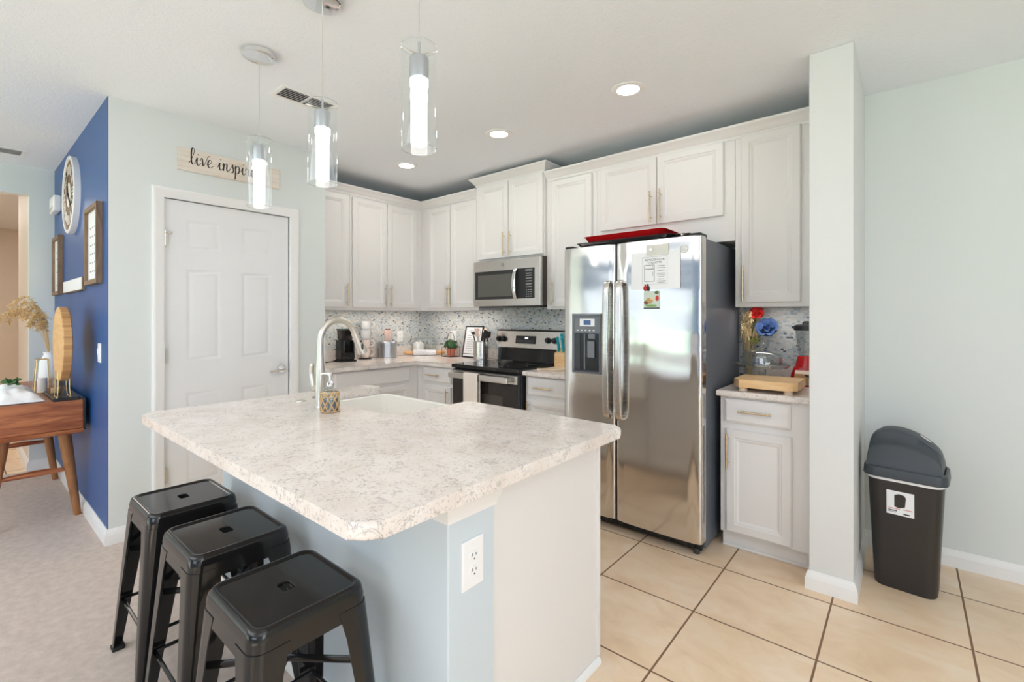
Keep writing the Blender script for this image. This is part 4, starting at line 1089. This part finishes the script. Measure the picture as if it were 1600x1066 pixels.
b.tube(smooth_path([(-q, 0, wz), (-.058, 0, .17), (-.035, 0, .232), (0, 0, .252), (.035, 0, .232), (.058, 0, .17), (q, 0, wz)]), .0028, 6)
b.build('wire_holder', 'black', t)

t = T('framed_print', 'black framed white list print leaning on the splashback behind the utensil crock', 'picture frame', (.815, -.10, ZC+.002), local=True)
m = Matrix.Rotation(-.20, 4, 'X')
b = MB(); w, h, f = .125, .325, .012
for q in ((-w, -w+f, 0, h), (w-f, w, 0, h), (-w+f, w-f, 0, f), (-w+f, w-f, h-f, h)): b.box(q[0], q[1], -.007, .007, q[2], q[3], m=m)
b.build('frame', 'black', t, 0)
b = MB(); b.box(-w+f, w-f, -.002, .002, f, h-f, m=m); sh = b.build('print', 'paper', t, 0)
b = MB(); b.box(-w+f, w-f, -.0028, -.002, .034, .042, m=m)
random.seed(5)
for k in range(8): b.box(-.085, -.03+.06*random.random(), -.0028, -.002, .07+k*.022, .074+k*.022, m=m)
pts = smooth_path([(-.07+.017*k, -.0025, .268+(.018 if k % 2 else -.006)) for k in range(9)], 4); b.tube([m @ Vector(p) for p in pts], .002, 5)
b.build('printed_lines', 'mid_grey', sh, 0)

t = T('utensil_crock', 'tall steel crock of cooking tools on worktop beside the range', 'utensil holder', (1.05, -.192, ZC), local=True)
b = MB(); b.lathe([(0, 0), (.070, 0), (.073, .003), (.073, .176), (.075, .179), (.072, .18), (.069, .176), (.069, .006), (0, .006)], seg=40); b.build('crock', 'steel', t)
def utensil(label, a_, tilt, l, head, mt_, hm):
    r0 = .058-.172*math.tan(tilt); x, y = 1.05+r0*math.cos(a_), -.192+r0*math.sin(a_)
    t = T('cooking_utensil', label, 'utensil', (x, y, ZC+.008), 'tools in the steel crock', local=True)
    R = Matrix.Rotation(tilt, 4, Vector((-math.sin(a_), math.cos(a_), 0)))
    b = MB(); b.tube([R @ Vector((0, 0, 0)), R @ Vector((0, 0, l))], [.005, .006], 8); b.build('handle', mt_, t)
    b = MB()
    if head == 'spoon': b.sphere((0, 0, l+.03), .026, (1, .35, 1.35), 14, 8)
    elif head == 'spatula': b.box(-.028, .028, -.003, .003, l-.004, l+.075, .003)
    elif head == 'ladle': b.lathe([(0, -.03), (.026, -.02), (.036, .004), (.033, .004), (.022, -.016), (0, -.024)], (0, .02, l+.03), 16)
    else: b.tube([(.0, 0, l)]+[(.026*math.sin(2*PI*k/16), 0, l+.04-.04*math.cos(2*PI*k/16)) for k in range(1, 16)]+[(0, 0, l)], .0018, 5); b.tube([(.0, 0, l)]+[(0, .026*math.sin(2*PI*k/16), l+.04-.04*math.cos(2*PI*k/16)) for k in range(1, 16)]+[(0, 0, l)], .0018, 5)
    b.xf(R); b.build('head', hm, t)
utensil('black ladle in the steel crock', 3.9, .24, .235, 'ladle', 'black', 'black')
utensil('wire whisk in the steel crock', 2.7, .14, .215, 'whisk', 'nickel', 'nickel')
utensil('pale wooden spoon in the steel crock', 1.7, .12, .235, 'spoon', 'pale_wood', 'pale_wood')
utensil('pink flat spatula in the steel crock', 4.9, .16, .228, 'spatula', 'pink_ceramic', 'pink_ceramic')
utensil('black flat spatula leaning towards the range in the steel crock', 6.0, .36, .225, 'spatula', 'black', 'black')
utensil('black spoon in the steel crock', .75, .26, .215, 'spoon', 'black', 'black')

t = T('knife_block', 'pale wooden knife block between range and fridge', 'knife block', (2.03, -.19, ZC), local=True)
mx = Matrix.Rotation(PI/2, 4, 'Y')
b = MB(); b.prism([(0, -.075), (-.115, -.075), (-.155, .0), (-.155, .075), (0, .075)], -.075, .075, m=mx, bev=.004, seg=2); b.build('block', 'maple', t)
kn = 0
for r in range(2):
    for c in range(3):
        n_ = ('lower' if r == 0 else 'upper')+' row'
        who = ('beside the range', 'in the middle', 'beside the fridge')[c]
        k_ = T('kitchen_knife', 'teal handled knife, '+n_+' of the wooden block, '+who, 'knife', (1.985+c*.044, -.235 if r == 0 else -.17, ZC+(.13 if r == 0 else .155)), 'teal knives in the block', local=True)
        R = Matrix.Rotation(.22, 4, 'X')
        b = MB(); b.loops([[R @ Vector((x*s_, y*s_+dy, z)) for x, y in rrect(.020, .027, .008, 3)] for z, s_, dy in ((.0, .8, 0), (.012, .95, 0), (.05, 1.0, .002), (.09, .92, 0), (.118, 1.1, -.003), (.125, .8, -.003))]); b.build('handle', 'teal', k_)
        b = MB(); b.box(-.002, .002, -.012, .010, -.03, .002, m=R); b.build('blade', 'steel', k_)

b = MB(); b.prism([(x, y) for x, y in rrect(.16, .21, .04)], 0, .016, bev=.004, seg=2)
b.prism([(x, y) for x, y in rrect(.045, .12, .02, 4, 0, -.15)], 0.0005, .0155, bev=.003, seg=2)
o = b.build('paddle_board', 'pale_wood'); o.location = (2.135, -.40, ZC); o.rotation_euler = (0, 0, -.75); tag(o, 'pale wooden paddle board lying on worktop between range and fridge', 'serving board')

t = T('butcher_block', 'thick maple cutting board on round feet on the small right worktop', 'cutting board', (3.585, -.445, ZC))
b = MB(); P = [(3.425, -.57), (3.465, -.62), (3.70, -.62), (3.745, -.58), (3.745, -.335), (3.425, -.335)]
b.prism(P, ZC+.020, ZC+.066, bev=.004, seg=2); b.build('board', 'maple', t)
for x, y in ((3.475, -.575), (3.70, -.575), (3.475, -.375), (3.70, -.375)):
    b = MB(); b.cyl((x, y, ZC), .024, .021, seg=20, r2=.021); b.build('foot', 'pale_wood', t)

t = T('cake_stand', 'footed glass cake stand with domed cover behind the maple cutting board', 'cake stand', (3.497, -.222, ZC), local=True)
b = MB(); b.lathe([(.085, 0), (.087, .004), (.06, .012), (.03, .03), (.022, .06), (.026, .09), (.05, .103), (.142, .112), (.153, .124), (.155, .121), (.144, .106), (.05, .097)], seg=44, cap=False); b.build('plate', 'glass_dim', t)
b = MB(); b.lathe([(.112, .114), (.112, .165), (.106, .188), (.09, .202), (.05, .214), (.014, .219), (.009, .226), (.016, .238), (.020, .25), (.012, .262), (0, .264)], seg=44, cap=False); b.build('dome', 'glass_dim', t)

t = T('flower_vase', 'clear glass vase of dried grass and cloth flowers beside the fridge', 'flower vase', (3.385, -.062, ZC), local=True)
b = MB(); b.lathe([(0, .003), (.034, .0), (.036, .01), (.030, .1), (.037, .235)], seg=30, cap=False); b.build('vase', 'glass', t)
b = MB(); random.seed(21)
for k in range(80):
    a_ = random.random()*2*PI; r0 = .012*random.random(); r1 = .012+.045*random.random(); zt_ = .26+.2*random.random()
    p0 = (r0*math.cos(a_), r0*math.sin(a_), .02); p1 = (r1*.6*math.cos(a_), min(r1*.6*math.sin(a_), .03), zt_*.7)
    p2 = (max(min(r1*1.3*math.cos(a_), .06), -.034), min(r1*1.2*math.sin(a_), .034), zt_)
    b.tube(smooth_path([p0, p1, p2], 3), [.0016]*5+[.003, .0035], 4)
    for j in range(3):
        c_ = Vector(p2)+Vector((random.uniform(-.014, .02), random.uniform(-.018, .004), random.uniform(-.05, .01)))
        b.tube([Vector(p2), c_], [.0025, .0045], 4)
b.build('dried_grass', 'dried', t, 0, 'stuff')
def rose(name, c, r, mt_, par, lab):
    b = MB(); F = Matrix.Translation(c) @ Matrix.Rotation(.95, 4, 'X')
    for ringk, (n_, l, tilt, cup) in enumerate(((3, .55, .30, .5), (5, .85, .75, .45), (7, 1.0, 1.15, .35))):
        for k in range(n_):
            M_ = F @ Matrix.Rotation(2*PI*k/n_+ringk*.6, 4, 'Z') @ Matrix.Rotation(tilt, 4, 'Y')
            gv = []
            for i in range(6):
                t_ = i/5; w = l*r*.62*math.sin(PI*(.12+.80*t_))**.8
                gv.append([b.b.verts.new(M_ @ Vector((cup*l*r*(t_**2*-.5+.35*abs(q)**2), w*q, l*r*t_+.05*r*abs(q)))) for q in (-1, -.5, 0, .5, 1)])
            for i in range(5):
                for j in range(4): b.b.faces.new((gv[i][j], gv[i][j+1], gv[i+1][j+1], gv[i+1][j]))
    b.sphere(F @ Vector((0, 0, .15*r)), r*.16, (1, 1, 1), 8, 5)
    o = b.build(name, mt_, par, 50); o['label'] = lab; return o
rose('flower_head', Vector((.118, -.035, .335)), .072, 'navy_petal', t, 'dusty blue cloth flower head')
rose('flower_head', Vector((.055, -.03, .432)), .05, 'red_cloth', t, 'red cloth flower head')
b = MB(); b.tube(smooth_path([(.005, 0, .03), (.015, -.01, .22), (.09, -.02, .31)]), .0025, 6); b.tube(smooth_path([(-.005, 0, .03), (.01, -.01, .25), (.045, -.025, .40)]), .0025, 6); b.build('flower_stem', 'green', t)
b = MB()
for k in range(7):
    a_ = -.5+.5*k; b.sphere((.03+.02*math.cos(a_), -.02+.016*math.sin(a_), .255+.012*(k % 3)), .016, (1, .35, .6), 8, 6)
b.build('leaf_sprig', plain('yellow_green_leaf', S(150, 160, 74), .6), t)

t = T('blender', 'red kitchen blender with glass jar and black lid beside the column', 'blender', (3.728, -.125, ZC), local=True)
R_ = lambda w, d, r, z: [Vector((x, y, z)) for x, y in rrect(w, d, r)]
b = MB(); b.loops([R_(.176, .17, .04, 0), R_(.178, .172, .04, .01), R_(.165, .16, .04, .07), R_(.14, .14, .045, .112)]); b.build('base', 'red', t)
b = MB(); b.loops([[Vector((x, y, z)) for x, z in ((-.062, .012), (.062, .012), (.052, .098), (-.052, .098))] for y in (-.0935, -.06)]); b.build('front_panel', 'chrome', t, 20)
b = MB(); b.tube([(0, -.094, .07), (.03, -.115, .06), (.07, -.118, .05)], .006, 8); b.build('switch_lever', 'black', t)
b = MB(); b.lathe([(.068, .112), (.066, .125), (.054, .175), (.05, .18), (0, .18)], seg=28); b.build('jar_collar', 'red', t)
b = MB(); b.lathe([(.048, .181), (.05, .19), (.068, .335)], seg=32, cap=False); b.build('glass_jar', 'glass_dim', t)
b = MB(); b.lathe([(0, .334), (.072, .334), (.076, .34), (.074, .362), (.06, .37), (.03, .371), (.028, .385), (.018, .39), (0, .39)], seg=32); b.box(-.085, -.06, -.012, .012, .345, .36, .003); b.build('lid', 'black', t)

# ------------------------------------------------------------------ living room end: console and what stands on it
t = T('console_table', 'acacia wood console table on splayed legs against the navy wall', 'console table', (-.62, -3.12, 0))
cx0, cx1, cy0, cy1 = -1.36, .10, -3.335, -2.918
b = MB(); b.box(cx0, cx1, cy0, cy1, .612, .798, .005, 2); b.build('body', 'acacia', t, 30)
b = MB(); b.loops([[Vector((x, y, z)) for x, z in ((cx0-.0, .612), (cx1+.006, .612), (cx1+.004, .588), (cx1-.02, .578), (cx0+.02, .578))] for y in (cy0-.004, cy1)]); b.build('bottom_rail', 'acacia', t, 30)
b = MB(); b.box(cx0, cx1+.004, cy1, cy1+.012, .60, .80, .001, 1); b.build('back_strip', 'black', t, 0)  # thin black strip along the console's wall side
b = MB()
for k in range(3): b.front('-y', cy0, cx0+.03+k*.478, cx0+.475+k*.478, .63, .78, [(0, 0), (0, .006), (.004, .010)])
b.build('drawer_front', 'acacia', t, 30)
for lx, sx_ in ((-.09, 1), (-1.16, -1)):
    for ty, fy in ((-2.992, -2.922), (-3.262, -3.335)):
        b = MB(); b.tube([(lx, ty, .60), (lx, ty*.75+fy*.25, .45), (lx, fy, .0)], [.034, .032, .019], 18); b.build('leg', 'leg_wood', t)
    b = MB(); b.tube([(lx, -2.968, .32), (lx, -3.12, .325), (lx, -3.29, .32)], [.012, .021, .012], 12); b.build('stretcher', 'acacia', t)
b = MB(); b.tube([(-1.16, -3.13, .56), (-.09, -3.13, .56)], .014, 8); b.build('under_rail', 'leg_wood', t)

zt_ = .7985
t = T('black_tray', 'flat black tray on the near end of the console table', 'tray', (-.12, -2.99, zt_))
b = MB(); b.box(-.36, .106, -3.062, -2.935, zt_, zt_+.02, .003, 1); b.build('tray_board', 'black', t)
zt2 = zt_+.0205
t = T('wood_slab', 'large round wooden slab standing upright on a small metal stand', 'wood slab', (.05, -3.012, zt2), local=True)
m = Matrix.Rotation(-PI/2, 4, 'X')
wob = lambda a_, tt: 1+.006*math.sin(9*a_)+.004*math.sin(17*a_+1)
b = MB(); n = 72; r = .236; c_ = Vector((0, 0, .338))
ringf = lambda rr, y: [c_+Vector((rr*wob(2*PI*k/n, 0)*math.cos(2*PI*k/n), y, rr*wob(2*PI*k/n, 0)*math.sin(2*PI*k/n))) for k in range(n)]
b.loops([ringf(r-.004, -.022), ringf(r, -.018), ringf(r, .018), ringf(r-.004, .022)], False, False); b.build('edge', 'slab_edge', t, 40)
b = MB(); b.loops([ringf(r-.004, -.0221), ringf(r*.5, -.0225)]); b.loops([ringf(r-.004, .0221), ringf(r*.5, .0225)]); b.build('face', 'slab_face', t, 40)
b = MB()
for x in (-.07, .07):
    for y in (-.026, .026): b.tube([(x, y*1.2, 0), (x, y, .06), (x, y, .16)], .003, 6)
    b.tube([(x, -.026, .107+.008), (x, .026, .107+.008)], .003, 6)
b.tube([(-.07, -.031, .003), (.07, -.031, .003)], .003, 6); b.tube([(-.07, .031, .003), (.07, .031, .003)], .003, 6)
b.build('stand', 'gold', t)

t = T('wire_lantern', 'gold wire geometric lantern on the console beside the slab', 'lantern', (-.45, -3.06, zt_), local=True)
b = MB(); lo = [(.062*math.cos(PI/4+PI/2*k), .062*math.sin(PI/4+PI/2*k), .004) for k in range(4)]; hi = [(.042*math.cos(PI/4+PI/2*k), .042*math.sin(PI/4+PI/2*k), .235) for k in range(4)]
for k in range(4):
    b.tube([lo[k], lo[(k+1) % 4]], .003, 6); b.tube([hi[k], hi[(k+1) % 4]], .003, 6); b.tube([lo[k], hi[k]], .003, 6)
b.build('wire_frame', 'gold', t)
b = MB(); b.cyl((0, 0, .004), .026, .10, seg=20); b.build('candle', 'offwhite', t)
t = T('glass_votive', 'amber glass votive on the black console tray', 'candle holder', (-.16, -3.02, zt2), local=True)
b = MB(); b.lathe([(0, .004), (.034, 0), (.043, .02), (.043, .07), (.036, .105)], seg=28, cap=False); b.build('cup', 'amber', t)
b = MB(); b.cyl((0, 0, .005), .026, .035, seg=20); b.build('candle', 'offwhite', t)

t = T('pampas_vase', 'white vase of dried pampas plumes on the console table', 'vase', (-.68, -3.0, zt_), local=True)
b = MB(); b.lathe([(0, 0), (.05, 0), (.06, .01), (.064, .1), (.058, .2), (.036, .245), (.033, .262), (.04, .275), (.034, .275), (.028, .25), (0, .24)], seg=32); b.build('vase', 'white', t)
random.seed(9)
for k in range(11):
    a_ = PI*.95+.9*(k/10-.5)*2; ln = .16+.10*random.random(); hz = .20+.26*random.random()
    dx_, dy_ = .06*math.cos(k*1.3), -ln*(.45+.55*random.random())+.03
    P = smooth_path([(0, 0, .22), (dx_*.3, dy_*.15, .36), (dx_*.7, dy_*.5, .36+hz*.62), (dx_, dy_, .34+hz*.75), (dx_*1.2, dy_*1.35, .30+hz*.62)], 7)
    b = MB(); b.tube(P, .0016, 5)
    n_ = len(P)
    for j in range(n_//2-4, n_):
        for q in range(5):
            d_ = Vector((random.uniform(-1, 1), random.uniform(-1, .4), random.uniform(-1, .3))).normalized()*random.uniform(.015, .04)
            b.tube([P[j], P[j]+d_*.5+Vector((0, 0, .004)), P[j]+d_], [.0016, .0024, .0008], 4)
    b.build('plume', 'pampas', t, 0)
t = T('white_cloth', 'crumpled white cloth with a green sprig on the console table', 'cloth', (-.20, -3.215, zt_), local=True)
b = MB(); random.seed(4); nu, nv = 34, 22; from mathutils import noise as mn
gv = []
for i in range(nu+1):
    row = []
    for j in range(nv+1):
        x = -.22+.47*i/nu; y = -.115+.235*j/nv
        e_ = min(1, 5*min(i/nu, 1-i/nu))*min(1, 4*min(j/nv, 1-j/nv))
        wob_ = mn.noise((x*9, y*9, 1.0)); w2 = mn.noise((x*26, y*26, 4.0)); hump = .5+.5*math.sin(x*14+1)
        z = .004+e_*(.055+.05*hump*.6+.055*wob_+.016*w2)
        row.append(b.b.verts.new((x+.02*mn.noise((x*8, y*8, 7.)), y+.02*mn.noise((x*8, y*8, 9.)), max(z, .003))))
    gv.append(row)
for i in range(nu):
    for j in range(nv): b.b.faces.new((gv[i][j], gv[i+1][j], gv[i+1][j+1], gv[i][j+1]))
b.build('folded_cloth', 'cloth', t, 80)
b = MB(); random.seed(2)
for k in range(16):
    p = Vector((.05+random.uniform(-.05, .05), -.01+random.uniform(-.03, .03), .115+random.uniform(-.01, .03))); a_ = random.random()*6
    b.sphere(p, .022, (1, .5, .25), 8, 5, m=Matrix.Translation(p) @ Matrix.Rotation(a_, 4, (1, .4, 1)) @ Matrix.Translation(-p))
b.build('green_sprig', 'green', t)

# ------------------------------------------------------------------ navy wall
WY = -2.8822
t = T('wall_clock', 'round white-rimmed clock with dark wood face high on the navy wall', 'clock', (-.55, WY, 2.23), local=True)
n = 64; r = .283
R2 = lambda rr, y: [Vector((rr*math.cos(2*PI*k/n), y, rr*math.sin(2*PI*k/n))) for k in range(n)]
b = MB(); b.loops([R2(r, 0), R2(r, -.034), R2(r-.006, -.038), R2(r-.022, -.038), R2(r-.026, -.030), R2(r-.026, 0)], False, False, closed=True); b.build('rim', 'trim', t, 40)
b = MB(); b.loops([R2(r-.027, -.002), R2(r-.027, -.028)]); b.build('dial', 'clock_wood', t, 30)
b = MB(); mm2 = lambda k: Matrix.Rotation(-2*PI*k/12, 4, 'Y')
NUM = ['XII', 'I', 'II', 'III', 'IV', 'V', 'VI', 'VII', 'VIII', 'IX', 'X', 'XI']
for k, s_ in enumerate(NUM):
    b.text(s_, .095, mm2(-k) @ Matrix.Translation((0, -.0305, .150)) @ Matrix.Rotation(PI/2, 4, 'X'), .002, 'CENTER')
b.loops([R2(.09, -.0285), R2(.09, -.032)]); nm_ = b.build('numeral_plate', 'offwhite', t, 20)
b = MB()
for ang, l, w in ((-.35, .19, .006), (2.3, .13, .008)):
    b.box(-w, w, -.038, -.034, -.03, l, m=Matrix.Rotation(ang, 4, 'Y'))
b.cyl((0, -.033, 0), .014, -.007, 'y', 16); b.build('clock_hand', 'black', t, 20)

def box_frame(label, x0, x1, z0, z1, dp, mt_in):
    t = T('box_frame', label, 'picture frame', ((x0+x1)/2, WY, (z0+z1)/2), 'rustic box frames')
    b = MB(); f = .028
    for q in ((x0, x0+f, z0, z1), (x1-f, x1, z0, z1), (x0+f, x1-f, z0, z0+f), (x0+f, x1-f, z1-f, z1)): b.box(q[0], q[1], WY-dp, WY-.0005, q[2], q[3])
    b.build('frame', 'rustic', t, 0)
    b = MB(); b.box(x0+f, x1-f, WY-.012, WY-.002, z0+f, z1-f); pn = b.build('print', mt_in, t, 0)
    random.seed(int(x0*100)); b = MB()
    for k in range(6):
        zz_ = z0+.08+k*(z1-z0-.16)/6
        for j in range(3): b.box(x0+.09+j*.07, x0+.11+j*.07+.03*random.random(), WY-.0128, WY-.012, zz_, zz_+.008)
    b.build('printed_text', 'mid_grey', pn, 0)
box_frame('brown wood box frame with white print, closest to the wall corner', .069, .474, 1.535, 2.028, .030, 'paper')
box_frame('brown wood box frame with white print, under the thermostat box', -1.483, -1.104, 1.514, 2.003, .030, 'paper')
t = T('small_wall_plaque', 'small white plaque with brown edges between the two box frames', 'plaque', (-.49, WY, 1.56))
b = MB(); b.box(-.915, -.075, WY-.018, WY-.0005, 1.512, 1.603); b.build('back_board', 'rustic', t, 0)
b = MB(); b.box(-.905, -.10, WY-.0205, WY-.018, 1.520, 1.602); b.build('face', 'paper', t, 0)
t = T('door_chime', 'white plastic chime box high in the corner of the navy wall', 'chime box', (-1.31, WY, 2.27))
b = MB(); b.box(-1.44, -1.17, WY-.05, WY-.0005, 2.205, 2.335, .01, 3); b.build('cover', 'white', t)
b = MB()
for k in range(4): b.box(-1.41, -1.20, WY-.0508, WY-.049, 2.222+k*.008, 2.225+k*.008)
b.build('slot', 'mid_grey', t, 0)
